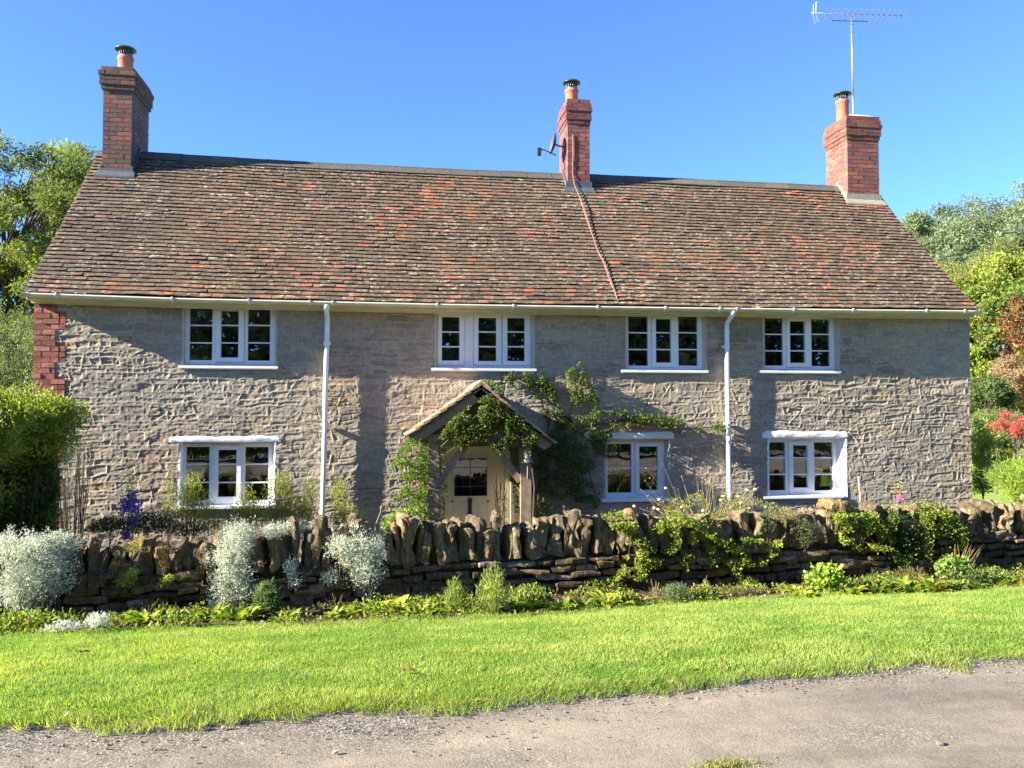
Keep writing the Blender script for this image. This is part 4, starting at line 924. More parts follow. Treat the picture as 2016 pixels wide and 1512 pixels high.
def coping():
    rg = random.Random(8); x = -4.3; n = 0; k = 0
    while x < 9.9 and n < 98:
        px = 1008 + 0
        tp = wall_top(x)
        if x < -1.0: w_ = rg.uniform(.08, .16); h = rg.uniform(.22, .36); lean = rg.gauss(.10, .16)
        elif x < 2.25: w_ = rg.choice([.055, .07, .085, .11, .15]); h = rg.uniform(.30, .50); lean = rg.gauss(.0, .09)
        else: w_ = rg.uniform(.10, .175); h = rg.uniform(.27, .42); lean = rg.gauss(-.05, .20)
        if x > 7.8: w_ = rg.uniform(.12, .24); h = rg.uniform(.26, .36); lean = rg.gauss(.2, .2)
        xc = x + w_ / 2; d = .19 + rg.uniform(-.03, .03); zc = tp + h * .5 - .025
        c = wp(xc, d, zc); col = np.array(rg.choice([(.32, .26, .17), (.26, .21, .14), (.37, .295, .185), (.21, .175, .12)])) * rg.uniform(.85, 1.12)
        if x < -.9: col *= .8
        
        V, Fc = stone(CG7, c, (w_ * .98, rg.uniform(.26, .36), h), (rg.uniform(-.1, .1), lean, WA + rg.uniform(-.3, .3)), rg.uniform(.08, .25), .22, rg.random() * 99, rg.uniform(0, .7), .9)
        mesh_np('coping_stone', V, Fc, np.tile(col, (len(V), 1)), M['drystone'], gw, False); n += 1
        x += w_ * rg.uniform(.90, 1.06) + (rg.uniform(.02, .06) if rg.random() < .2 else 0) 
    # a few placed ones that stand out
    for (px, py, w_, h, lean) in [(1645, 994, .36, .13, .12), (1236, 1035, .13, .36, .18)]:
        X = at_y(px, py, float(y_wall(at_y(px, py, -3.3)[0])) + .15); 
        V, Fc = stone(CG7, X, (w_, .3, h), (0, lean, WA), .4, .16, px, .2, .8); mesh_np('coping_stone', V, Fc, np.tile(np.array([.40, .29, .15]), (len(V), 1)), M['drystone'], gw, False)
coping()
b = MB(); 
for (x0, x1) in ((8.2, 9.1), (9.12, 10.1)):
    V, Fc = stone(CG7, wp((x0 + x1) / 2, .22, wall_top(x0) + .36), (x1 - x0, .42, .07), (0, -.02, WA), .2, .12, x0 * 9); b.add(V, [tuple(f) for f in Fc], (.36, .31, .2))
b.build('cap_slab', M['drystone'], gw)

# ------------------------------------------------------------------ plants: ellipsoid foliage, stems
def ell(px, py, rx, ry, Y, dy=None):
    c = at_y(px, py, Y); s_ = np.dot(c - CP, FW) / F
    return c, np.array([rx * s_, dy if dy else min(rx, ry) * s_, ry * s_])
def clump_pts(E_, n, shell=.55, lump=.25, seed=0):
    vol = np.array([r[0] * r[1] * r[2] for _, r in E_]) ** (2 / 3); k = rng.choice(len(E_), n, p=vol / vol.sum())
    C_ = np.array([c for c, _ in E_])[k]; Rr = np.array([r for _, r in E_])[k]; d = unit(rng.normal(size=(n, 3)))
    rad = (shell + (1 - shell) * rng.random(n) ** .6)[:, None]
    rad = rad * (1 + lump * vn3(d * 2.3 + C_ * 3, 5 + seed)[:, None] + lump * .6 * vn3(d * 5 + C_ * 5, 6 + seed)[:, None])
    return C_ + d * rad * Rr, d, k
def shrub(name, label, cat, E_, n, L, W, c0, c1, group=None, mat='leaf', up=.4, out=.8, shell=.5, lump=.25, stemc=(.12, .09, .06), base_z_=None, stem_r=.006, nst=2, var=.16, parts=True, tip=None, lumpcol=.5):
    P, d, k = clump_pts(E_, n, shell, lump)
    D = unit(rng.normal(size=(n, 3)) + d * out + np.array([0, 0, up]))
    t = np.clip(.5 + lumpcol * vn3(P * 5, 17) + .25 * rng.normal(size=n), 0, 1); C = cols(n, c0, c1, var, t)
    if tip is not None:
        m = rng.random(n) < tip[1]; C[m] = np.array(tip[0]) * rng.uniform(.8, 1.2, (m.sum(), 1))
    E0 = E_[0][0]; gz0 = base_z_ if base_z_ is not None else float(min((c[2] - r[2]) for c, r in E_))
    root = empty(name, (float(np.mean([c[0] for c, _ in E_])), float(np.mean([c[1] for c, _ in E_])), gz0), label, cat, group)
    foliage('foliage', P, L, W, C, mat, root, D=D)
    b = MB()
    for c, r in E_:
        for j in range(nst):
            e = c + rng.uniform(-.6, .6, 3) * r; s0 = np.array([c[0] + rng.uniform(-.3, .3) * r[0], c[1], gz0]); m = (s0 + e) / 2 + rng.normal(0, .05, 3) * r.max()
            b.tube([tuple(s0), tuple(m), tuple(e)], [stem_r, stem_r * .8, stem_r * .4], 5, stemc)
    b.build('stems', M['bark'], root); return root

# silver cushion plants spilling over the garden wall
SC = ((.40, .44, .34), (.70, .73, .61))
def silver(label, parts_, n, grp='silver leaved plants on the garden wall'):
    E_ = []
    for (px, py, rx, ry, off) in parts_:
        X = at_y(px, py, -3.9)[0]; E_.append(ell(px, py, rx, ry, float(y_wall(X)) + off, .13))
    return shrub('silver_plant', label, 'shrub', E_, n, .026, .0075, SC[0], SC[1], grp, 'silver', .35, .9, .3, .6, (.3, .3, .22), nst=5, stem_r=.003, lumpcol=.4)
silver('largest silver grey cushion plant, spilling down the left end of the wall', [(55, 1110, 60, 62, -.10), (40, 1165, 42, 45, -.08), (95, 1120, 45, 50, -.08), (110, 1070, 45, 22, .02), (10, 1075, 30, 30, .05), (70, 1080, 40, 25, .0)], 17000)
silver('tall silver grey plant hanging from the coping below the lower left window', [(458, 1100, 42, 55, -.08), (455, 1160, 42, 45, -.07), (470, 1055, 32, 28, .0), (440, 1195, 20, 22, -.05)], 11000)
silver('low silver mat on top of the wall beside the left downpipe', [(575, 1038, 44, 12, .22), (530, 1046, 16, 12, .12), (600, 1044, 30, 9, .3), (628, 1050, 14, 12, .2)], 3400)
silver('silver grey plant draped between coping stones right of the left downpipe', [(705, 1085, 42, 35, -.06), (715, 1120, 32, 38, -.08), (670, 1075, 28, 18, -.02), (700, 1045, 42, 14, .1), (745, 1075, 14, 25, 0)], 7500)
silver('small silver tuft on the wall face right of the tall silver plant', [(573, 1115, 14, 20, -.03), (580, 1142, 16, 18, -.04)], 900)
silver('smallest silver tuft tucked between courses left of the draped silver plant', [(648, 1135, 15, 13, -.03)], 450)
def bed_y(px, py):
    p = at_z(px, py, -.3); return p[1]
shrub('silver_plant', 'feathery silver plant growing in the bed at the left end', 'shrub', [ell(130, 1245, 40, 22, bed_y(130, 1262) , .1), ell(95, 1250, 25, 15, bed_y(95, 1262), .08)], 1500, .035, .009, *SC, 'silver leaved plants in the flower bed', 'silver', .8, .6, .2)
shrub('silver_plant', 'pale silver plant with upright shoots in the bed below the dark coping', 'shrub', [ell(192, 1235, 26, 26, bed_y(192, 1255), .1)], 1100, .04, .009, *SC, 'silver leaved plants in the flower bed', 'silver', 1.2, .6, .2)

# golden and green shrubs between the garden wall and the cottage
GB = GARDEN + .02
def plume(label, L_, n, c0=(.17, .20, .035), c1=(.33, .34, .07), Y=-1.6, grp='golden feathery shrubs below the lower left window', L=.03, W=.011, name='golden_shrub'):
    return shrub(name, label, 'shrub', [ell(px, py, rx, ry, Y + o) for px, py, rx, ry, o in L_], n, L, W, c0, c1, grp, 'leaf', 1.6, .5, .15, .3, (.16, .12, .07), GB, .005, 4)
plume('golden feathery shrub in front of the left pane of the lower left window', [(378, 970, 24, 45, 0), (392, 1010, 32, 38, .05), (365, 1000, 20, 40, .1), (415, 1025, 26, 30, -.1)], 3400)
plume('golden shrub with bright tips in front of the centre pane of the lower left window', [(485, 990, 22, 40, .1), (500, 1010, 30, 35, 0), (460, 1020, 25, 25, 0)], 2600)
plume('tallest golden shrub, at the right jamb of the lower left window', [(545, 975, 26, 48, 0), (560, 955, 14, 30, .1), (575, 1000, 26, 36, .1), (540, 1020, 32, 30, -.1)], 3800)
plume('thin golden shrub between the lower left window and the downpipe', [(608, 985, 18, 45, .2), (600, 1015, 22, 28, .1)], 1500)
plume('golden shrub just right of the left downpipe', [(668, 980, 22, 42, .1), (680, 1015, 28, 30, 0), (710, 1025, 22, 18, .1)], 2300)
plume('sparse grey green shrub at the left jamb of the lower left window', [(338, 965, 15, 45, .5), (330, 1010, 20, 35, .4)], 900, (.14, .17, .06), (.25, .27, .1))
shrub('lavender_bush', 'dark blue green mound of lavender below the purple spires', 'shrub', [ell(250, 1035, 70, 25, -1.9), ell(320, 1030, 55, 28, -1.8), ell(200, 1040, 40, 20, -2.1), ell(370, 1045, 40, 16, -2)], 6500, .035, .009, (.03, .05, .03), (.08, .11, .06), None, 'leaf', 1.4, .5, .1, .3, base_z_=GB)

def spires(label, name, L_, col, top):
    root = empty(name, tuple(at_y(L_[0][0], L_[0][2], -2.0) * np.array([1, 1, 0]) + np.array([0, 0, GB])), label, 'flowers')
    for (px, y0, y1, w_) in L_:
        Yp = -2.0 + R.uniform(-.1, .1); A = at_y(px, y1, Yp); B = at_y(px + R.uniform(-3, 3), y0, Yp); b = MB(); b.tube([(A[0], A[1], GB), tuple(A), tuple(B)], [.006, .005, .003], 5, (.1, .14, .04)); b.build('stem', M['bark'], root)
        n = int(abs(y1 - y0) * 3); T = rng.random(n); P = A + (B - A) * T[:, None] + rng.normal(0, 1, (n, 3)) * np.array([w_ * .0035, .02, .008]); D = unit(P - (A + (B - A) * T[:, None]) + np.array([0, 0, -.01]) + rng.normal(0, .01, (n, 3)))
        foliage('flower_spike', P, .035, .026, cols(n, col[0], col[1], .2), 'petal', root, D=D)
    A = at_y(257, 955, -2.0); n = 120; P = A + rng.normal(0, 1, (n, 3)) * np.array([.04, .03, .08]); foliage('bud_spike', P, .03, .016, cols(n, (.35, .4, .06), (.55, .55, .12), .1), 'leaf', root)
    return root
shrub('shade_hedge', 'unseen tall hedge added beyond the left edge to shade the lower yellow green bush', 'hedge', [ell(px, 740, 70, 130, -3.3, .3) for px in (-460, -560, -660, -760)] + [ell(px, 900, 70, 130, -3.3, .3) for px in (-460, -560, -660, -760)], 16000, .09, .05, (.08, .12, .03), (.2, .25, .05), None, 'leaf', .3, .6, .3, .2, (.08, .06, .04), GARDEN, .02, 2)  # unseen blocker, added to keep sun off the lower part of the left bush
spires('tall purple monkshood flowers with a yellow green head left of the lower left window', 'monkshood', [(243, 1012, 985, 6), (254, 1000, 962, 5), (262, 1012, 970, 5), (273, 1015, 985, 5), (262, 1035, 1012, 5), (248, 1062, 1042, 4)], ((.13, .05, .32), (.26, .15, .50)), 0)

# big golden bush and fence at the left, running on out of the frame
shrub('golden_bush', 'large rounded bush with bright yellow green top at the left edge', 'shrub',
      [ell(45, 815, 95, 48, -2.5, .5), ell(118, 820, 38, 38, -2.3, .35), ell(0, 850, 80, 70, -2.7, .5), ell(50, 870, 60, 50, -2.3, .25), ell(110, 865, 34, 42, -2.25, .25), ell(-90, 815, 110, 65, -2.6, .7), ell(-260, 800, 130, 75, -2.7, .8), ell(-120, 950, 130, 120, -2.7, .6), ell(-420, 800, 120, 90, -2.7, .8), ell(-300, 960, 140, 120, -2.8, .6)],
      64000, .050, .019, (.14, .19, .03), (.38, .43, .07), None, 'leaf', .9, .7, .35, .4, (.08, .06, .04), GARDEN + .9, .006, 1, .12)
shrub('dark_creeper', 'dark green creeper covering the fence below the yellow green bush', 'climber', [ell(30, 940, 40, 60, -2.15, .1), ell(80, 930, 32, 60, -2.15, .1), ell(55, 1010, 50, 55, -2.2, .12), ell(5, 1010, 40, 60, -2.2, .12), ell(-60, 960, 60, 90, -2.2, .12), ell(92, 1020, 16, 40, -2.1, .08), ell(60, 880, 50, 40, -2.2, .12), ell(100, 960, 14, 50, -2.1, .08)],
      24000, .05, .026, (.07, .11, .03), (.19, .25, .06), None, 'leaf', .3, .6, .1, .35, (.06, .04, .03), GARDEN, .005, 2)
fp = empty('fence_panel', tuple(at_y(60, 1060, -1.9)), 'dark weathered vertical board fence under the yellow green bush', 'fence')
A = at_y(108, 960, -1.9); B = at_y(-500, 960, -1.9); zt_ = at_y(50, 860, -1.9)[2]; b = MB(); x = A[0] - .05
b2 = MB(); b2.box((A[0] - .09, -1.94, GARDEN), (A[0], -1.85, zt_ + .05), (.10, .08, .06), .003); b2.build('fence_post', M['oak'], fp)
b.box((B[0], -1.88, zt_ - .15), (A[0] - .09, -1.86, zt_ - .08), (.08, .06, .045)); 
while x > B[0]:
    b.box((x - .095, -1.915 + R.uniform(-.004, .004), GARDEN), (x - .004, -1.89, zt_ + R.uniform(-.02, .02)), tuple(q * R.uniform(.7, 1.2) for q in (.10, .08, .055)), .002); x -= .1
b.build('fence_boards', M['oak'], fp)
shrub('bare_shrub', 'sparse small leaved dark shrub with bare stems against the left end of the wall', 'shrub', [ell(140, 900, 40, 40, -.9), ell(165, 875, 30, 35, -.7), ell(135, 960, 30, 40, -1.0), ell(125, 1020, 30, 35, -1.1)], 1500, .022, .013, (.05, .07, .03), (.12, .13, .07), None, 'leaf', .2, .5, 0, .3, (.07, .05, .04), GB, .009, 7)

# climbing rose
def in_poly(x, y, P):
    r = np.zeros(len(x), bool); j = len(P) - 1
    for i in range(len(P)):
        xi, yi = P[i]; xj, yj = P[j]
        c = ((yi > y) != (yj > y)) & (x < (xj - xi) * (y - yi) / (yj - yi + 1e-9) + xi); r ^= c; j = i
    return r
def poly_pts(P, n, Y0, Y1, clump=.0, seed=0):
    P = np.array(P, float); lo, hi = P.min(0), P.max(0); out = []
    while len(out) < n:
        x = rng.uniform(lo[0], hi[0], n * 3); y = rng.uniform(lo[1], hi[1], n * 3); m = in_poly(x, y, P)
        m &= rng.random(n * 3) < np.clip((1 - clump) + clump * 2.6 * (vn2(x / 17., y / 14., 90 + seed) - .42) * 2, 0, 1)
        out += [at_y(a, b_, Yc) for a, b_, Yc in zip(x[m], y[m], rng.uniform(Y0, Y1, m.sum()))]
    return np.array(out[:n])
RC = ((.045, .085, .025), (.12, .18, .045)); RC2 = ((.06, .10, .025), (.15, .20, .045))
rose = empty('climbing_rose', (2.05, -.15, GARDEN), 'dark leaved climbing rose over the porch roof and along the wall to its right', 'climber')
def rl(P, L, W, cc, var=.25): 
    C = cols(len(P), *cc, var); m = rng.random(len(P)) < .012; C[m] = np.array([.26, .12, .04]); m = rng.random(len(P)) < .05; C[m] = np.array([.30, .30, .05])
    return P, L, W, C
allP = []
parts_ = [([(862, 868), (880, 835), (905, 812), (935, 788), (965, 778), (1000, 800), (1030, 828), (1058, 862), (1052, 900), (1010, 880), (985, 895), (960, 872), (940, 868), (905, 885), (885, 860)], 5200, PY - .28, PY - .12, .55, RC2),
          ([(925, 770), (955, 745), (990, 760), (1000, 800), (960, 792), (935, 788)], 700, PY - .1, -.2, .6, RC),
          ([(985, 745), (1010, 732), (1060, 735), (1090, 760), (1100, 800), (1125, 830), (1105, 850), (1080, 835), (1060, 800), (1020, 770)], 1500, -.16, -.04, .9, RC),
          ([(1050, 880), (1075, 850), (1110, 850), (1160, 880), (1180, 940), (1180, 1000), (1170, 1050), (1045, 1050), (1050, 960)], 4600, -.30, -.05, .95, RC),
          ([(1112, 730), (1140, 715), (1160, 745), (1180, 790), (1160, 860), (1130, 860), (1118, 820), (1125, 780)], 1300, -.22, -.05, .85, RC2),
          ([(1150, 830), (1180, 808), (1250, 806), (1320, 820), (1380, 838), (1430, 828), (1428, 850), (1340, 852), (1260, 838), (1200, 850), (1215, 885), (1195, 905), (1170, 890)], 2300, -.24, -.06, .75, RC2),
          ([(1000, 880), (1030, 885), (1050, 960), (1048, 1040), (1015, 1040), (1010, 960)], 1200, PY + .15, -.15, .6, RC),
          ([(866, 885), (876, 880), (880, 960), (878, 1040), (866, 1040)], 260, PY + .1, PY + .5, .3, RC2)]
for poly, n, Y0, Y1, cl, cc in parts_:
    P = poly_pts(poly, int(n * 1.35), Y0, Y1, cl * .8, int(poly[0][0]) % 50); allP.append(rl(P, .034, .023, cc))
P = np.vstack([a[0] for a in allP]); C = np.vstack([a[3] for a in allP]); foliage('foliage', P, .036, .024, C, 'leaf', rose, .3)
b = MB(); sc_ = (.10, .075, .05)
for path, Y in ([[(1060, 1050), (1075, 950), (1085, 880), (1120, 820), (1150, 720)], -.07], [[(1085, 880), (1150, 840), (1250, 822), (1340, 845), (1425, 838)], -.08], [[(1055, 1050), (1062, 930), (1075, 860), (1090, 790), (1040, 740), (990, 742)], -.06],
                [[(1150, 905), (1100, 925), (1060, 950)], -.07], [[(1120, 820), (1150, 860), (1190, 890)], -.1], [[(1080, 850), (1110, 900), (1160, 930), (1175, 990)], -.07]):
    pts = [at_y(x, y, Y + R.uniform(-.02, .02)) for x, y in path]; b.tube([tuple(p) for p in pts], [.012 - .007 * i / len(pts) for i in range(len(pts))], 6, sc_)
pts = [at_y(x, y, PY - .18) for x, y in [(1048, 1050), (1052, 960), (1045, 900), (1010, 850), (960, 800), (900, 850), (868, 880)]]; b.tube([tuple(p) for p in pts], .010, 6, sc_)
pts = [at_y(x, y, PY - .14) for x, y in [(872, 1050), (872, 950), (874, 895), (900, 878), (960, 876), (1000, 882), (1030, 880)]]; b.tube([tuple(p) for p in pts], .008, 6, sc_)
b.build('stems', M['bark'], rose)
jas = empty('climbing_jasmine', (.3, -.8, GARDEN), 'bright green climber clothing the left side of the porch', 'climber')
P = poly_pts([(792, 880), (805, 862), (840, 868), (845, 900), (845, 1048), (770, 1048), (782, 1010), (775, 985), (795, 950), (788, 915), (772, 918)], 7500, PY - .22, PY + .55, .55, 7); foliage('foliage', P, .036, .022, cols(len(P), (.05, .10, .02), (.19, .26, .05), .25), 'leaf', jas, .3)
b = MB()
for k in range(8):
    x0 = 800 + k * 6; pts = [at_y(x0 + R.uniform(-8, 8), y, PY + R.uniform(-.1, .3)) for y in (1060, 1000, 940, 885)]; b.tube([tuple(p) for p in pts], .006, 5, sc_)
b.build('stems', M['bark'], jas)
P = poly_pts([(745, 1050), (760, 1020), (790, 1005), (825, 1000), (845, 1040), (845, 1055)], 1500, -2.2, -1.7, .4, 9); o = empty('leafy_plant', tuple(at_y(790, 1060, -2)), 'fresh green leafy plant at the foot of the left porch climber', 'plant'); foliage('foliage', P, .05, .03, cols(len(P), (.10, .16, .03), (.26, .32, .07), .18), 'leaf', o, .5)
# dried red plant inside the porch with an iron hook
P = poly_pts([(978, 965), (992, 945), (1000, 985), (1002, 1040), (968, 1040)], 420, PY + .35, PY + .6, .2, 3); o = empty('dried_plant', tuple(at_y(985, 1060, PY + .5)), 'reddish brown dried plant standing inside the porch by the door frame', 'plant'); foliage('foliage', P, .03, .012, cols(len(P), (.12, .04, .03), (.35, .22, .18), .2), 'leaf', o, .8)
b = MB()
for k in range(7): a = at_y(985 + R.uniform(-6, 6), 1045, PY + .5); c = at_y(985 + R.uniform(-14, 14), R.uniform(930, 970), PY + .5); b.tube([(a[0], a[1], GB), tuple(a), tuple(c)], .004, 5, (.14, .07, .05))
b.build('stems', M['bark'], o)

# scabious with dry stems on the right
sc = empty('scabious', tuple(at_y(1390, 1020, -2.4) * np.array([1, 1, 0]) + np.array([0, 0, GB])), 'tangle of dry stems with pale yellow button flowers in front of the right downpipe', 'flowers')
b = MB(); heads = []
HP = [(1249, 997), (1288, 1001), (1311, 961), (1297, 983), (1343, 998), (1296, 1003), (1420, 985), (1455, 978), (1470, 965), (1487, 963), (1440, 1000), (1508, 998), (1475, 1000), (1424, 977), (1459, 990), (1385, 1005)]
for (x, y) in HP: heads.append((x, y, 1))
for k in range(95): heads.append((R.uniform(1265, 1500), 1010 - abs(R.gauss(0, 34)), 0))
heads += [(1272, 922, 0), (1304, 913, 0), (1262, 964, 0), (1380, 925, 0), (1375, 935, 0), (1406, 930, 0), (1389, 944, 0)]
for (x, y, fl) in heads:
    Yp = -2.5 + R.uniform(-.5, .4); e = at_y(x, y, Yp); xb = x + (1385 - x) * R.uniform(.35, .75); a = at_y(xb, 1035, Yp + R.uniform(-.1, .1)); m = (a + e) / 2 + np.array([R.uniform(-.04, .04), 0, R.uniform(0, .06)])
    c = (.42, .36, .16) if R.random() < .6 else (.24, .26, .08)
    b.tube([(a[0], a[1], GB), tuple(a), tuple(m), tuple(e)], [.004, .0035, .003, .002], 4, c)
    if fl:
        h = MB(); V, Fc = stone(CG4, e, (.036, .036, .024), (R.uniform(-.5, .5), R.uniform(-.5, .5), 0), .9, .12, x); h.add(V, [tuple(f) for f in Fc], (.75, .72, .42)); h.build('flower_head', M['petal'], sc)
    else:
        V, Fc = stone(cube1, e, (.014, .014, .016), (0, 0, 0), .9, .1, x) if False else stone(CG4, e, (.013, .013, .015), (0, 0, 0), .9, .1, x); b.add(V, [tuple(f) for f in Fc], R.choice([(.30, .15, .08), (.4, .3, .15), (.25, .12, .07)]))
b.build('dry_stems', M['petal'], sc)
P = poly_pts([(1270, 1035), (1290, 990), (1380, 970), (1500, 985), (1560, 1000), (1560, 1030)], 2600, -3.1, -2.3, .6, 4); foliage('foliage', P, .03, .008, cols(len(P), (.20, .20, .05), (.38, .36, .12), .2), 'leaf', sc, 1.0)
# seed head left of the porch, bamboo cane, pink flower
o = empty('seed_head_stalk', tuple(at_y(745, 1040, -3.0)), 'single tall dry stalk with a round seed head left of the porch', 'flower'); b = MB(); a, c = at_y(737, 1040, -3), at_y(752, 1000, -3); b.tube([(a[0], a[1], GB), tuple(a), tuple(c)], .004, 5, (.4, .36, .2)); b.build('stem', M['petal'], o); h = MB(); V, Fc = stone(CG4, c, (.035, .035, .05), (0, 0, 0), .9, .15, 5); h.add(V, [tuple(f) for f in Fc], (.32, .26, .15)); h.build('seed_head', M['petal'], o)
b = MB(); a, c = at_y(1697, 1010, -2.6), at_y(1690, 938, -2.6); b.tube([(a[0], a[1], GB), tuple((a + c) / 2), tuple(c)], .010, 8, (.55, .42, .2)); o = b.build('bamboo_cane', M['oak']); tag(o, 'short bamboo cane standing behind the wall right of the lower right window', 'cane')
o = empty('pink_flower', tuple(at_y(1774, 990, -2.9)), 'small pink flower with orange leaves above the right part of the wall', 'flower'); P = at_y(1774, 980, -3.0) + rng.normal(0, .02, (60, 3)); foliage('petals', P, .03, .014, cols(60, (.5, .10, .25), (.65, .2, .4), .1), 'petal', o); P = at_y(1768, 962, -3.0) + rng.normal(0, 1, (90, 3)) * np.array([.05, .05, .09]); foliage('leaves', P, .03, .014, cols(90, (.4, .28, .06), (.5, .4, .1), .1), 'leaf', o)

# plants rooted in the garden wall
WG = 'green plants trailing over the garden wall'
def trail(label, L_, n, c0, c1, L=.026, W=.022, grp=WG, name='trailing_plant', up=.2, mat='leaf', gs=1.12):
    E_ = []
    for (px, py, rx, ry, off) in L_:
        X = at_y(px, py, -3.6)[0]; E_.append(ell(px, py, rx * gs, ry * gs, float(y_wall(X)) + off - .02, .09))
    return shrub(name, label, 'plant', E_, n, L, W, c0, c1, grp, mat, up, .7, .25, .4, (.16, .13, .07), nst=3, stem_r=.003, lumpcol=.7)
G1, G2, G3 = ((.12, .18, .03), (.32, .36, .06)), ((.16, .20, .035), (.34, .36, .07)), ((.05, .10, .025), (.14, .20, .04))
def curtain_plant(label, poly, n, c0, c1, top=.0, L=.027, W=.024, grp=WG, name='trailing_plant', cl=.75, seed=1, up=.1):
    PP = []; 
    while len(PP) < n:
        q = poly_pts(poly, n, -3.5, -3.5, cl, seed); 
        for p in q:
            d = p - CP; X = p[0]
            for _ in range(3):
                yy = float(y_wall(X)); t = (yy - CP[1]) / d[1]; X = (CP + d * t)[0]
            PP.append((X, yy, (CP + d * t)[2]))
    P = np.array(PP[:n]); dep = np.where(P[:, 2] > .42, rng.uniform(-.02, .38, n), rng.normal(-.055, .04, n)); P[:, 1] += dep
    root = empty(name, tuple(P.mean(0)), label, 'plant', grp)
    t = np.clip(.5 + .8 * vn3(P * 6, 17) + .2 * rng.normal(size=n), 0, 1); foliage('foliage', P, L, W, cols(n, c0, c1, .2, t), 'leaf', root, D=unit(rng.normal(size=(n, 3)) + np.array([0, -.4, up])))
    b = MB()
    for k in range(14):
        i, j = rng.integers(n), rng.integers(n); a_, e_ = P[i], P[j]
        if np.linalg.norm(a_ - e_) < .5: b.tube([tuple(a_), tuple((a_ + e_) / 2 + rng.normal(0, .02, 3)), tuple(e_)], .0025, 4, (.2, .15, .08))
    b.tube([tuple(P[0]), tuple(P[0] + np.array([0, .03, -.05]))], .003, 4, (.2, .15, .08))
    b.build('stems', M['bark'], root); return root
curtain_plant('green trailing plant hanging down the wall below the two light window', [(1195, 1010), (1240, 1000), (1262, 1040), (1275, 1075), (1320, 1085), (1290, 1110), (1285, 1145), (1245, 1140), (1205, 1140), (1225, 1110), (1235, 1075), (1225, 1045), (1200, 1040)], 2300, *G1, seed=3)
curtain_plant('broad yellow green ivy mat along the wall top below the right downpipe', [(1300, 1020), (1340, 1010), (1400, 1040), (1440, 1055), (1480, 1060), (1530, 1060), (1525, 1085), (1495, 1110), (1470, 1115), (1462, 1150), (1440, 1135), (1430, 1110), (1390, 1120), (1350, 1130), (1330, 1100), (1300, 1085), (1330, 1060), (1290, 1040)], 5200, *G1, seed=8)
trail('low yellow green stonecrop between the coping stones left of the right downpipe', [(1320, 1030, 40, 9, .1), (1375, 1030, 30, 10, .1), (1300, 1040, 20, 8, .05)], 1400, *G2)
trail('grey green fuzzy stonecrop on the wall top below the lower right window', [(1530, 1015, 40, 14, .1), (1560, 1030, 35, 18, .08), (1510, 1030, 20, 14, .06), (1585, 1050, 20, 25, .0)], 2600, (.15, .17, .07), (.30, .31, .13), .018, .008)
curtain_plant('large bright green ivy clump below the yellow boulder', [(1635, 1000), (1660, 990), (1720, 1010), (1750, 1020), (1755, 1060), (1745, 1100), (1715, 1085), (1680, 1080), (1650, 1070), (1640, 1040)], 3300, *G1, seed=12)
curtain_plant('dark green ivy between the two large ivy clumps', [(1745, 1000), (1780, 990), (1800, 1040), (1800, 1085), (1775, 1110), (1768, 1130), (1748, 1110), (1742, 1060)], 2000, *G3, seed=17, cl=.5)  # darker leaf greens than the clumps on either side
curtain_plant('rightmost ivy clump, yellow green at the top', [(1805, 1000), (1850, 990), (1890, 1010), (1895, 1060), (1895, 1090), (1860, 1090), (1830, 1115), (1800, 1090), (1795, 1040)], 3600, *G1, seed=23)
trail('small ferny green plant on the dark wall face at the left', [(248, 1140, 22, 14, -.02), (262, 1128, 10, 10, -.02)], 700, (.2, .28, .05), (.35, .42, .08), .022, .008)
trail('tiny light green plant right of the ferny one on the dark wall', [(328, 1142, 12, 9, -.02)], 160, (.2, .28, .05), (.33, .4, .08))
trail('tuft of green and red stonecrop on top of the dark left coping', [(265, 1078, 16, 13, .0), (272, 1068, 7, 12, .02)], 500, (.28, .26, .05), (.42, .34, .07), .016, .007)
trail('brown moss cushion on the dark left coping stones', [(322, 1085, 18, 20, -.01), (325, 1110, 12, 14, -.02), (236, 1112, 16, 9, -.01)], 1500, (.10, .06, .02), (.2, .12, .035), .012, .006, None, 'moss_cushion')

# flower bed: rosettes and small plants in front of the wall
def strap_leaf(p, az, L, W, arch, curl, c, b, nseg=4):
    d = np.array([math.cos(az), math.sin(az), 0]); s = np.array([-math.sin(az), math.cos(az), 0]); V = []; a = arch; q = np.array(p, float)
    for i in range(nseg + 1):
        t = i / nseg; w_ = W * .5 * (math.sin(math.pi * min(1, t * .85 + .12)) ** .8) * (1 - .6 * (t == 1)); up = np.array([0, 0, 1]) * math.cos(a) - d * math.sin(a)
        V += [q + s * w_ + up * w_ * .35, q - up * w_ * .1, q - s * w_ + up * w_ * .35]
        q = q + (d * math.cos(a) + np.array([0, 0, math.sin(a)])) * L / nseg; a -= curl / nseg
    F_ = []
    for i in range(nseg):
        k = i * 3; F_ += [(k, k + 1, k + 4, k + 3), (k + 1, k + 2, k + 5, k + 4)]
    b.add(V, F_, c)
def rosette(px, py, n, L, W, c0, c1, label, name='primula', cat='plant', grp='leafy rosettes in the flower bed', spread=.05, arch=(.3, 1.2)):
    p = at_z(px, py, -.3); z = float(gz(p[0], p[1])) + .02; b = MB()
    for k in range(n):
        az = R.uniform(0, 2 * math.pi); t = R.random(); c = tuple((c0[i] * (1 - t) + c1[i] * t) * R.uniform(.85, 1.15) for i in range(3))
        if R.random() < .04: c = (.36, .26, .06)
        rr = spread * R.random()
        strap_leaf((p[0] + math.cos(az) * rr, p[1] + math.sin(az) * rr, z), az + R.uniform(-.4, .4), L * R.uniform(.6, 1.15), W * R.uniform(.7, 1.15), R.uniform(*arch), R.uniform(.8, 1.9), c, b)
    o = b.build(name, M['leaf'], None, True); tag(o, label, cat, grp); return o
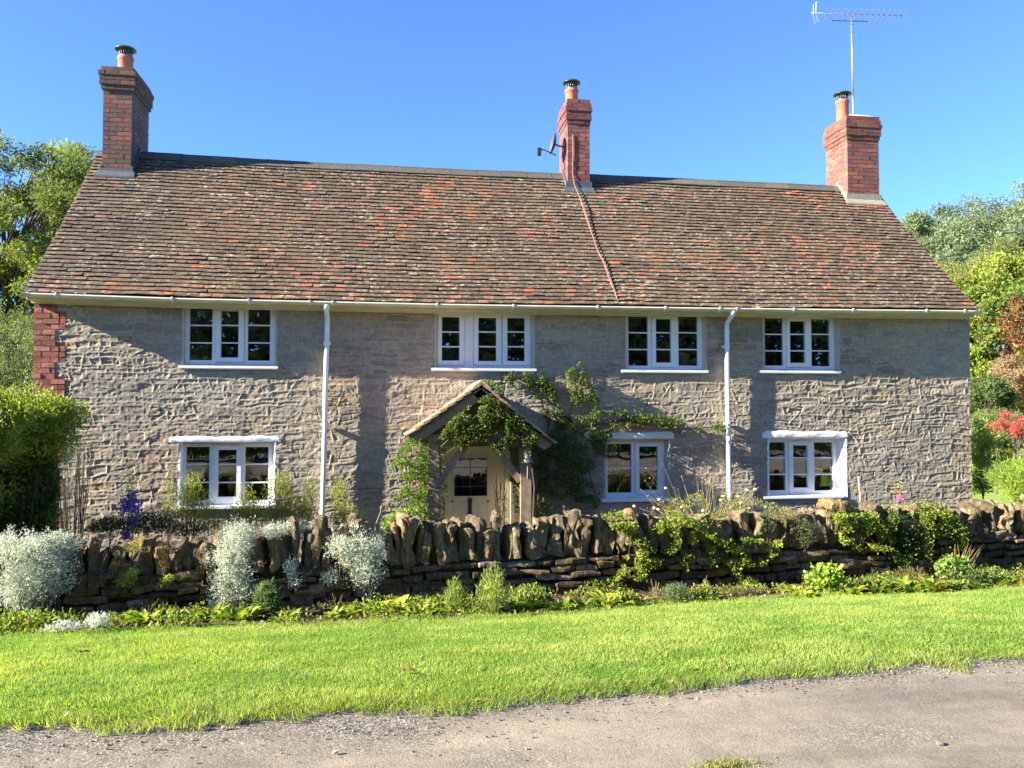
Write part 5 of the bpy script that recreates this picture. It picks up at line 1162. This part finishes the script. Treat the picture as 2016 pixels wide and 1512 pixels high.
YG = ((.19, .27, .035), (.36, .42, .06)); DG = ((.10, .17, .03), (.22, .29, .05)); BG = ((.28, .36, .04), (.45, .48, .06))
RO = [(40, 1240, 34, .15, .055, DG, 'leftmost dark green leafy rosette, beside the largest silver plant'), (65, 1252, 22, .11, .05, YG, 'small rosette at the lawn edge, in front of the leftmost dark rosette'),
 (240, 1232, 26, .12, .045, YG, 'yellow green rosette right of the pale silver bed plant'), (278, 1238, 28, .12, .05, YG, 'rosette of curled leaves below the ferny wall plant'), (375, 1238, 22, .10, .045, DG, 'small dark rosette left of the tall hanging silver plant'),
 (415, 1228, 30, .14, .055, YG, 'broad rosette under the left side of the tall hanging silver plant'), (470, 1232, 34, .15, .06, YG, 'broad rosette under the right side of the tall hanging silver plant'), (565, 1236, 16, .10, .04, DG, 'lone small rosette in bare soil right of the blue green bush'),
 (645, 1226, 16, .09, .04, YG, 'small rosette left of the bright primula clump'), (690, 1222, 14, .08, .04, YG, 'tiny rosette touching the bright primula clump'),
 (735, 1216, 40, .13, .06, BG, 'bright yellow primula at the left of the clump below the porch'), (780, 1216, 44, .14, .065, BG, 'largest bright yellow green primula of the clump below the porch'), (825, 1220, 34, .12, .06, YG, 'greener primula right of the bright clump'),
 (870, 1214, 36, .13, .06, YG, 'primula left of the first feathery weed'), (905, 1220, 26, .11, .05, YG, 'primula under the first feathery weed'), (1010, 1214, 34, .12, .055, DG, 'dark primula right of the feathery weeds'), (1060, 1210, 36, .13, .06, YG, 'mixed green primula with pale leaves below the coping centre'),
 (1100, 1212, 30, .12, .05, YG, 'primula with upright leaf in the middle of the bed'), (1150, 1206, 26, .11, .05, DG, 'primula beside the pink bud'), (1192, 1200, 34, .15, .055, BG, 'bright primula with drooping long leaves right of the bed centre'),
 (1380, 1188, 24, .10, .045, YG, 'yellow primula in front of the grey green bush'), (1315, 1192, 18, .09, .04, YG, 'small primula left of the grey green bush'), (1560, 1170, 30, .11, .05, BG, 'yellow leaved primula left of the lady mantle'), (1585, 1180, 14, .08, .045, BG, 'small yellow rosette at the lawn edge left of the lady mantle'),
 (1680, 1172, 28, .12, .05, YG, 'primula right of the lady mantle'), (1725, 1168, 36, .15, .055, DG, 'long leaved primula below the dark ivy'), (1780, 1166, 40, .15, .06, YG, 'large bright primula between the ivy clumps'), (1830, 1166, 36, .15, .06, YG, 'large primula with upright leaves below the rightmost ivy'),
 (1875, 1164, 26, .12, .05, DG, 'dark primula below the orange stalks'), (1960, 1152, 28, .13, .05, BG, 'yellowing primula near the right edge'), (2005, 1150, 26, .13, .05, YG, 'primula cut by the right edge of the view'), (1925, 1158, 20, .1, .045, DG, 'small dark primula left of the yellowing one')]
for (px, py, n, L, W, cc, lab) in RO: rosette(px, py, int(n * 1.7), L * 1.15, W * 1.25, *cc, lab, spread=.12 + .04 * (n > 32), arch=(.5, 1.4))
def cover():
    n = 26000; x = rng.uniform(-3.6, 8.8, n); t = rng.random(n); y = y_bed(x) - .03 + (y_wall(x) + .02 - y_bed(x)) * t; k = vn2(x * 2.3, y * 4.0, 44) + .35 * (vn2(x * 7, y * 9, 45) - .5) + .12 * (x > 4.5) - .25 * ((x > 3.0) & (x < 4.6))
    m = (k > .56) & at_in_view(x, y); x, y, k = x[m], y[m], k[m]; n = len(x); h = np.clip((k - .45) * .35, .01, .14) * rng.random(n)
    P = np.stack([x, y, gz(x, y) + .02 + h], 1); C = cols(n, (.06, .11, .02), (.30, .36, .06), .25); q = rng.random(n) < .07; C[q] = np.array([.34, .22, .09])
    o = foliage('low_weeds', P, .04, .022, C, 'leaf', None, .9); tag(o, 'low weeds and seedlings covering the soil of the flower bed', 'weeds', kind='stuff')
    n = 2500; x = rng.uniform(-3.6, 8.8, n); t = rng.random(n); y = y_bed(x) + (y_wall(x) - y_bed(x)) * t; P = np.stack([x, y, gz(x, y) + .035], 1)
    o = foliage('leaf_litter', P, .045, .03, cols(n, (.10, .06, .03), (.34, .22, .12), .25), 'petal', None, .1); tag(o, 'dead brown leaf litter on the flower bed soil', 'leaf litter', kind='stuff')
cover()
def bush(px, py, rx, ry, n, L, W, c0, c1, lab, name='bushy_plant', up=1.0, grp='small bushy plants in the flower bed', **k):
    Yb = bed_y(px, py + ry) + .05; return shrub(name, lab, 'plant', [ell(px, py, rx, ry, Yb)], n, L, W, c0, c1, grp, 'leaf', up, .6, .15, .25, (.13, .12, .06), nst=6, stem_r=.003, **k)
bush(525, 1185, 27, 38, 1700, .045, .014, (.06, .11, .05), (.15, .21, .09), 'dark blue green bushy plant beside the tall hanging silver plant')
bush(895, 1180, 20, 42, 900, .045, .009, (.14, .2, .05), (.28, .34, .09), 'first feathery weed, left of the taller one', up=1.8)
bush(970, 1170, 30, 55, 1500, .045, .009, (.17, .22, .05), (.32, .36, .1), 'tallest feathery weed in front of the wall', up=1.8)
bush(1050, 1180, 40, 25, 1100, .04, .026, (.12, .18, .04), (.26, .31, .08), 'low leafy weed with pale leaves against the wall centre')
bush(1330, 1172, 30, 22, 1500, .035, .008, (.10, .15, .07), (.22, .28, .14), 'grey green rue like bush in front of the ivy mat')
bush(1385, 1170, 30, 18, 900, .035, .014, (.18, .22, .05), (.32, .34, .09), 'yellow green bush right of the grey green one')
bush(1625, 1140, 34, 28, 800, .05, .05, (.20, .30, .04), (.36, .46, .07), 'bright green lady mantle with broad lobed leaves', name='lady_mantle', up=.8)
bush(1880, 1120, 40, 28, 600, .045, .042, (.16, .25, .06), (.32, .40, .1), 'pale green aquilegia below the rightmost ivy', name='aquilegia', up=.6)
bush(1790, 1135, 45, 18, 700, .035, .007, (.14, .12, .05), (.28, .22, .08), 'dry brown weeds against the foot of the wall at right', up=1.2)
bush(1935, 1140, 40, 16, 700, .04, .02, (.06, .11, .03), (.17, .22, .05), 'dark green weed patch under the aquilegia')
bush(1460, 1165, 60, 8, 500, .03, .008, (.2, .18, .07), (.3, .27, .1), 'thin dry weeds on the bare soil right of centre', up=.8)
bush(1230, 1185, 30, 14, 500, .04, .014, (.16, .2, .05), (.28, .32, .07), 'small weed patch left of the grey green bush')
o = empty('dead_stalks', tuple(at_z(1895, 1150, -.35)), 'sheaf of orange brown dead stalks leaning on the wall near the right edge', 'stalks'); b = MB()
for k in range(26):
    a = at_y(1885 + R.uniform(-10, 10), 1150, bed_y(1890, 1150) + .15); e = at_y(1905 + R.gauss(5, 16), 1060 + R.uniform(-5, 45), float(y_wall(7)) - .05); b.tube([tuple(a), tuple((a + e) / 2 + rng.normal(0, .01, 3)), tuple(e)], [.004, .003, .002], 4, R.choice([(.42, .26, .1), (.5, .36, .16), (.35, .2, .08)]))
b.build('stalks', M['petal'], o)
# dead twigs and stones in the bed
for (px, py, lab) in [(285, 1225, 'pale dead stem stubs in the bed below the moss'), (350, 1222, 'pair of dead stems left of the tall hanging silver plant'), (665, 1205, 'cluster of dead stems in bare soil left of the primula clump'), (118, 1225, 'curled dead stems at the left end of the bed'), (1292, 1180, 'dead stems in front of the hanging green plant'), (1390, 1170, 'dead stems against the wall behind the yellow green bush')]:
    b = MB(); p = at_z(px, py, -.3)
    for k in range(7): e = p + np.array([R.gauss(0, .04), R.gauss(0, .03), R.uniform(.08, .2)]); b.tube([tuple(p + np.array([R.gauss(0, .02), 0, 0])), tuple((p + e) / 2 + np.array([R.gauss(0, .01), 0, 0])), tuple(e)], .0025, 4, (.36, .27, .16))
    o = b.build('withered_plant', M['petal']); tag(o, lab, 'dead plant', 'withered plants in the flower bed')

# ------------------------------------------------------------------ trees and shrubs behind and beside the cottage
def tree(name, label, base, top, rad, npuff, nleaf, L, W, c0, c1, puff, group=None, cat='tree', tr=.16, bark=(.13, .10, .07), seed=1, up=.1, droop=0.0, shell=.35, tip=None, nlimb=None, flat=.75, puffvar=.3):
    rs = np.random.default_rng(seed); base = np.array(base, float); rad = np.array(rad, float); cen = np.array([base[0], base[1], top - rad[2]])
    root = empty(name, tuple(base), label, cat, group)
    d = unit(rs.normal(size=(npuff, 3))); r_ = (shell + (1 - shell) * rs.random(npuff) ** .5)[:, None]; PC = cen + d * r_ * rad
    PR = puff * rs.uniform(.6, 1.35, npuff)
    k = rs.choice(npuff, nleaf, p=PR ** 2 / (PR ** 2).sum()); dd = unit(rs.normal(size=(nleaf, 3))); rr = rs.random(nleaf) ** .5
    P = PC[k] + dd * (rr * PR[k])[:, None] * np.array([1, 1, flat]); P[:, 2] -= droop * rs.random(nleaf) * PR[k] * 2
    t = np.clip(rs.random(npuff)[k] * .7 + .35 * rs.random(nleaf) , 0, 1)
    C = cols(nleaf, c0, c1, .12, t) * (1 + puffvar * (rs.random(npuff)[k] - .5))[:, None]
    if tip is not None:
        m = rs.random(nleaf) < tip[1] * 2 * (vn3(P * .9, 3) > 0); C[m] = np.array(tip[0]) * rs.uniform(.7, 1.3, (m.sum(), 1))
    D = unit(rs.normal(size=(nleaf, 3)) + dd * .5 + np.array([0, 0, up - droop * 2]))
    foliage('crown', P, L, W, C, 'leaf', root, D=D)
    b = MB(); tp = cen + np.array([0, 0, rad[2] * .3]); n = 8; tk = [base + (tp - base) * i / n + rs.normal(0, .03, 3) * rad[0] * np.array([1, 1, 0]) * (i > 0) for i in range(n + 1)]
    b.tube([tuple(p) for p in tk], [tr * (1 - .75 * i / n) for i in range(n + 1)], 9, bark)
    for c in PC[:nlimb or npuff]:
        i = int(np.clip((c[2] - base[2]) / (tp[2] - base[2]) * n * .75, 1, n - 1)); s0 = tk[i]; m = s0 * .5 + c * .5 + np.array([0, 0, .08 * np.linalg.norm(c - s0)]) + rs.normal(0, .05, 3) * np.linalg.norm(c - s0) * .5
        r0 = tr * (1 - .75 * i / n) * .45; b.tube([tuple(s0), tuple(m), tuple(c)], [r0, r0 * .6, r0 * .2], 5, bark)
        for q in range(2):
            e = c + rs.normal(0, .45, 3) * puff; b.tube([tuple(m), tuple((m + e) / 2 + rs.normal(0, .05, 3)), tuple(e)], [r0 * .4, r0 * .25, .006], 4, bark)
    b.build('trunk', M['bark'], root); return root
def gp(px, Y, z=None):
    p = at_y(px, 800, Y); return (p[0], Y, float(gz(p[0], Y)) if z is None else z)
def top_at(px, py, Y): return at_y(px, py, Y)[2]
# left side
tree('ash_tree', 'tall airy ash tree with yellow green leaves left of the left chimney', gp(20, 12.5), top_at(60, 292, 12.5), (3.7, 2.8, 3.3), 110, 76000, .13, .045, (.085, .12, .03), (.235, .265, .06), .66, 'trees left of the cottage', tr=.22, seed=4, flat=.55, shell=.3)
tree('ash_tree', 'slimmer light green tree whose top reaches beside the left chimney', gp(150, 15.0), top_at(160, 282, 15), (1.5, 1.6, 3.6), 50, 25000, .13, .045, (.10, .14, .04), (.25, .28, .08), .55, 'trees left of the cottage', tr=.14, seed=9, flat=.6, shell=.3)
tree('willow_tree', 'pale drooping willow like tree low at the left edge below the ash tree', gp(10, 8.0), top_at(30, 555, 8), (1.4, 1.2, 1.9), 60, 30000, .075, .022, (.13, .17, .07), (.30, .33, .15), .42, None, tr=.09, seed=5, droop=.8, shell=.3)
tree('dark_tree', 'darker bushy tree behind the brick corner of the cottage', gp(75, 11.0), top_at(70, 600, 11), (1.3, 1.2, 1.7), 40, 16000, .08, .04, (.06, .11, .03), (.16, .22, .05), .45, None, tr=.1, seed=6, shell=.2)
tree('far_left_tree', 'large tree beyond the left edge of the view', gp(-260, 13), top_at(-260, 300, 13), (3.2, 3, 3.8), 60, 26000, .15, .06, (.08, .13, .03), (.22, .27, .05), .9, 'trees left of the cottage', tr=.24, seed=14)
# right side, far to near
fr = [(1808, 418, 74, 3.3), (1845, 395, 80, 4.2), (1895, 385, 84, 5.0), (1945, 380, 86, 5.4), (1995, 368, 84, 5.6), (2050, 360, 86, 6), (1770, 440, 80, 4), (2110, 370, 80, 6), (1860, 440, 66, 4), (1920, 430, 66, 4.4), (1985, 425, 64, 4.6)]
fl = ['small rounded far tree at the left end of the hillside wood', 'far grey green tree, second along the skyline from the roof', 'broad far grey green tree in the middle of the skyline', 'tall far tree right of the middle of the skyline', 'tallest far tree near the right edge on the skyline', 'far skyline tree cut by the right edge', 'far hillside tree mostly hidden behind the roof', 'far skyline tree beyond the right edge', 'lower hillside tree just above the roof slope', 'lower hillside tree under the broad skyline tree', 'lower hillside tree at the right, under the tallest one']
for i, ((px, py, Y, r), lb) in enumerate(zip(fr, fl)):
    tree('hillside_tree', lb, gp(px, Y), top_at(px, py, Y), (r * .85, r, r * 1.5), 34, 9000, .42, .2, (.13, .17, .09), (.24, .28, .15), r * .34, 'far grey green trees on the hillside', tr=.35, seed=30 + i, shell=.3)  # distance haze is put into the pale grey green leaf colour
fm = [(1860, 500, 44, 2.8, ((.19, .21, .05), (.30, .31, .08)), 'round olive yellow tree low on the hillside beside the roof slope'), (1930, 485, 48, 3.2, ((.17, .19, .06), (.27, .28, .09)), 'olive tree between the hillside wood and the yellow leaved tree'), (2005, 470, 46, 3.2, ((.16, .18, .05), (.28, .28, .08)), 'olive brown tree at the right edge under the far wood')]
for i, (px, py, Y, r, cc, lb) in enumerate(fm): tree('olive_tree', lb, gp(px, Y), top_at(px, py, Y), (r, r, r * 1.2), 40, 12000, .22, .11, *cc, r * .34, 'olive coloured trees below the hillside wood', tr=.25, seed=50 + i, shell=.3)
tree('yellow_leaved_tree', 'large near tree with yellow green leaves right of the cottage', gp(1945, 14), top_at(1940, 520, 14), (1.75, 1.7, 3.6), 75, 26000, .135, .10, (.09, .15, .03), (.26, .31, .05), .5, None, tr=.12, seed=61, tip=((.32, .16, .05), .05), shell=.3)
tree('yellow_leaved_tree', 'taller yellow green tree crown rising at the right edge', gp(2010, 17), top_at(2005, 492, 17), (1.9, 1.7, 3.8), 60, 18000, .135, .10, (.12, .18, .03), (.30, .33, .05), .6, None, tr=.12, seed=62, shell=.3)
tree('red_leaved_tree', 'tree with red autumn leaves at the right edge among the yellow green ones', gp(2005, 12.5), top_at(2015, 590, 12.5), (.65, .6, 1.3), 26, 3600, .10, .06, (.22, .06, .04), (.46, .16, .10), .38, None, tr=.06, seed=63, tip=((.2, .24, .05), .2), shell=.2)
tree('dark_shrub', 'dark green rounded shrub beside the right corner of the cottage', gp(1940, 10.5), top_at(1935, 745, 10.5), (.75, .8, .85), 44, 15000, .085, .045, (.045, .08, .025), (.17, .22, .07), .26, None, 'shrub', tr=.05, seed=64, shell=.45)
tree('rusty_shrub', 'shrub with rusty pink and cream leaves above the dark one', gp(1995, 11.5), top_at(1995, 700, 11.5), (.6, .6, .8), 28, 6500, .06, .04, (.22, .13, .07), (.42, .30, .18), .3, None, 'shrub', tr=.05, seed=65, tip=((.45, .14, .1), .15), shell=.2)
tree('red_shrub', 'bright red low shrub at the right edge above the garden lawn', gp(2003, 7.0), top_at(2000, 815, 7.0), (.6, .5, .28), 30, 5500, .05, .022, (.30, .07, .05), (.58, .17, .13), .17, None, 'shrub', tr=.03, seed=66, shell=.2)
tree('light_green_shrub', 'low light green shrub between the dark shrub and the red one', gp(1958, 9), top_at(1955, 808, 9), (.8, .6, .35), 26, 8000, .06, .03, (.15, .2, .06), (.3, .36, .12), .26, None, 'shrub', tr=.03, seed=67, shell=.2)
tree('slender_young_tree', 'slender yellow green young tree close to the right corner of the cottage', gp(1932, 4.5), top_at(1930, 830, 4.5), (.22, .3, .75), 28, 4500, .05, .028, (.14, .18, .03), (.36, .36, .06), .2, None, tr=.02, seed=68, tip=((.45, .25, .05), .06), shell=.2)
tree('arching_green_shrub', 'bright green shrub with long narrow leaves at the lower right edge', gp(2012, -1.1), top_at(2012, 912, -1.1), (.34, .35, .32), 26, 5000, .11, .012, (.14, .22, .035), (.32, .42, .07), .22, None, 'shrub', tr=.02, seed=69, shell=.1, up=.6)
tree('arching_green_shrub', 'second bright green narrow leaved shrub beyond the right edge', gp(2070, -1.2), top_at(2060, 900, -1.2), (.6, .4, .6), 30, 5000, .11, .012, (.14, .22, .035), (.32, .42, .07), .3, None, 'shrub', tr=.02, seed=70, shell=.1, up=.6)
for i, (px, Y, h, r) in enumerate([(2150, 11, 5, 2.2), (2280, 14, 7, 3), (2180, 22, 9, 3.5), (1880, 24, 4.5, 2.2)]):
    tree('garden_tree', ['tree right of the view beside the garden lawn', 'large tree farther right of the view', 'tall tree right of the view behind the garden lawn', 'green tree far behind the right corner of the cottage'][i], gp(px, Y), float(gz(at_y(px, 800, Y)[0], Y)) + h, (r, r, h * .42), 40, 9000, .16, .1, (.10, .16, .03), (.26, .3, .05), r * .36, 'garden trees right of the cottage', tr=.15, seed=80 + i)
# across the lane, behind the viewer: the hedge and trees mirrored in the windows
n = 90000; x = rng.uniform(-32, 44, n); h = 5.0 + 6.5 * vn2(x * .16, x * 0, 3) + 1.5 * fbm2(x * .9, x * 0, 5); z = h * rng.random(n) ** .8; y = -23 - 3.5 * rng.random(n) + 1.2 * fbm2(x * .5, z * .6, 8)
P = np.stack([x, y, z], 1); cl = np.clip(.5 + fbm2(x * .6, z * .7, 12) * 1.6, 0, 1); o = foliage('roadside_wood', P, .42, .26, cols(n, (.14, .15, .05), (.48, .42, .16), .2, cl), 'leaf', None, .2); tag(o, 'belt of hedge and trees across the lane opposite the cottage', 'trees', kind='stuff')

n = 60000; x = rng.uniform(-16, 18, n); h = 2.0 + .5 * fbm2(x * .8, x * 0, 15); z = h * rng.random(n) ** .7; y = -15.6 - 1.2 * rng.random(n) + .3 * fbm2(x * 1.5, z * 1.5, 18); cl = np.clip(.5 + fbm2(x * 2, z * 2, 19) * 1.6, 0, 1)
o = foliage('roadside_hedge', np.stack([x, y, z], 1), .12, .07, cols(n, (.06, .08, .025), (.22, .24, .07), .2, cl), 'leaf', None, .3); tag(o, 'hedge along the far side of the lane facing the cottage', 'hedge', kind='stuff')
# ------------------------------------------------------------------ lane edge: gravel, fallen leaves
def gravel():
    n = 4500; x = rng.uniform(-3, 7.2, n); y = y_road(x) - np.abs(rng.normal(0, .22, n)) * np.where(x < 1.5, 1.5, .7) + .06; m = at_in_view(x, y) & (y > -8.6); x, y = x[m], y[m]; n = len(x)
    cube = np.array([(a, b, c) for a in (-1, 1) for b in (-1, 1) for c in (-1, 1)], float) * .5; f = np.array([(0, 1, 3, 2), (4, 6, 7, 5), (0, 4, 5, 1), (2, 3, 7, 6), (0, 2, 6, 4), (1, 5, 7, 3)])
    s = (.003 + .0065 * rng.random(n) ** 3)[:, None, None] * rng.uniform(.6, 1.3, (n, 1, 3)); a = rng.uniform(0, 6.28, n); V = cube[None] * (1 + .35 * rng.normal(size=(n, 8, 3)) * .6) * s
    V = np.stack([V[..., 0] * np.cos(a)[:, None] - V[..., 1] * np.sin(a)[:, None], V[..., 0] * np.sin(a)[:, None] + V[..., 1] * np.cos(a)[:, None], V[..., 2] * .8], -1)
    V += np.stack([x, y, gz(x, y) + .012], 1)[:, None]; Fc = (np.arange(n)[:, None, None] * 8 + f[None]).reshape(-1, 4)
    C = np.repeat(cols(n, (.09, .08, .065), (.36, .32, .25), .2), 8, 0); o = mesh_np('gravel', V.reshape(-1, 3), Fc, C, M['stone']); tag(o, 'loose grey gravel along the edge of the lane', 'gravel', kind='stuff')
gravel()
def fallen(px, py, L, c, lab):
    p = at_z(px, py, 0); z = float(gz(p[0], p[1])) + .02; p = np.array([p[0], p[1], z + (.03 if py < 1400 and lab.find('lawn') >= 0 else 0)]); b = MB(); az = R.uniform(0, 6.28)
    strap_leaf(p, az, L, L * .6, .35, 1.2, c, b, 5); strap_leaf(p, az + 2.6, L * .6, L * .5, .8, 2.2, tuple(q * .8 for q in c), b, 4)
    o = b.build('fallen_leaf', M['petal']); tag(o, lab, 'leaf', 'fallen leaves')
for a in [(160, 1268, .06, (.12, .05, .03), 'dark brown curled leaf lying high on the lawn at the left'), (797, 1332, .07, (.30, .13, .08), 'reddish brown leaf standing in the lawn left of centre'), (130, 1412, .06, (.55, .45, .28), 'pale dry leaf on the lawn edge at the lower left'), (950, 1390, .08, (.60, .42, .16), 'large yellow brown leaf at the lane edge left of centre'),
          (850, 1397, .05, (.40, .28, .2), 'small brown leaf on the gravel left of the large yellow one'), (1325, 1352, .06, (.50, .34, .2), 'tan leaf on the gravel right of centre'), (1430, 1322, .05, (.50, .20, .08), 'orange leaf in the grass edge right of centre'), (1185, 1365, .05, (.45, .18, .08), 'rust coloured leaf at the lane edge in the middle'),
          (1800, 1300, .06, (.60, .55, .42), 'pale curled leaf at the lane edge on the right'), (255, 1440, .05, (.42, .30, .14), 'brown leaf on the gravel at the far left')]: fallen(*a)
for px, py, s_, lab in [(405, 1432, .03, 'pale stone on the gravel at the left lane edge'), (660, 1488, .022, 'small pale stone on the lane surface left of centre'), (1850, 1470, .03, 'dark stone on the lane near the lower right corner'), (440, 1440, .022, 'flat grey stone on the gravel beside the pale one')]:
    p = at_z(px, py, 0); V, Fc = stone(CG4, (p[0], p[1], .018), (s_, s_ * .8, s_ * .5), (0, 0, px), .5, .15, px); b = MB(); b.add(V, [tuple(f) for f in Fc], (.42, .38, .33) if 'pale' in lab else (.2, .18, .16)); o = b.build('stone', M['stone']); tag(o, lab, 'stone', 'stones on the lane')
for px, py, s_, c in [(1502, 1152, .05, (.5, .42, .25)), (1498, 1170, .05, (.55, .42, .22)), (1525, 1155, .04, (.5, .4, .25)), (1480, 1160, .03, (.4, .3, .2))]:
    p = at_z(px, py, -.38); V, Fc = stone(CG4, (p[0], p[1], float(gz(p[0], p[1])) + .035), (s_, s_ * .8, s_ * .7), (0, 0, px), .5, .2, px); b = MB(); b.add(V, [tuple(f) for f in Fc], c); o = b.build('stone', M['drystone']); tag(o, 'small yellow stone lying on the bare bed soil right of centre', 'stone', 'yellow stones on the bed soil')

P = np.clip(rng.normal(0, .45, (700, 2)), -1.6, 1.6); c = at_z(1430, 1511, 0); PP = np.stack([c[0] + P[:, 0] * .16, c[1] + P[:, 1] * .06, np.full(700, .01)], 1)
o = foliage('grass_patch', PP, .022, .004, cols(700, (.22, .26, .07), (.40, .38, .15), .2), 'grass', None, 1.5); tag(o, 'thin patch of grass growing in the lane at the bottom edge', 'grass', kind='stuff')
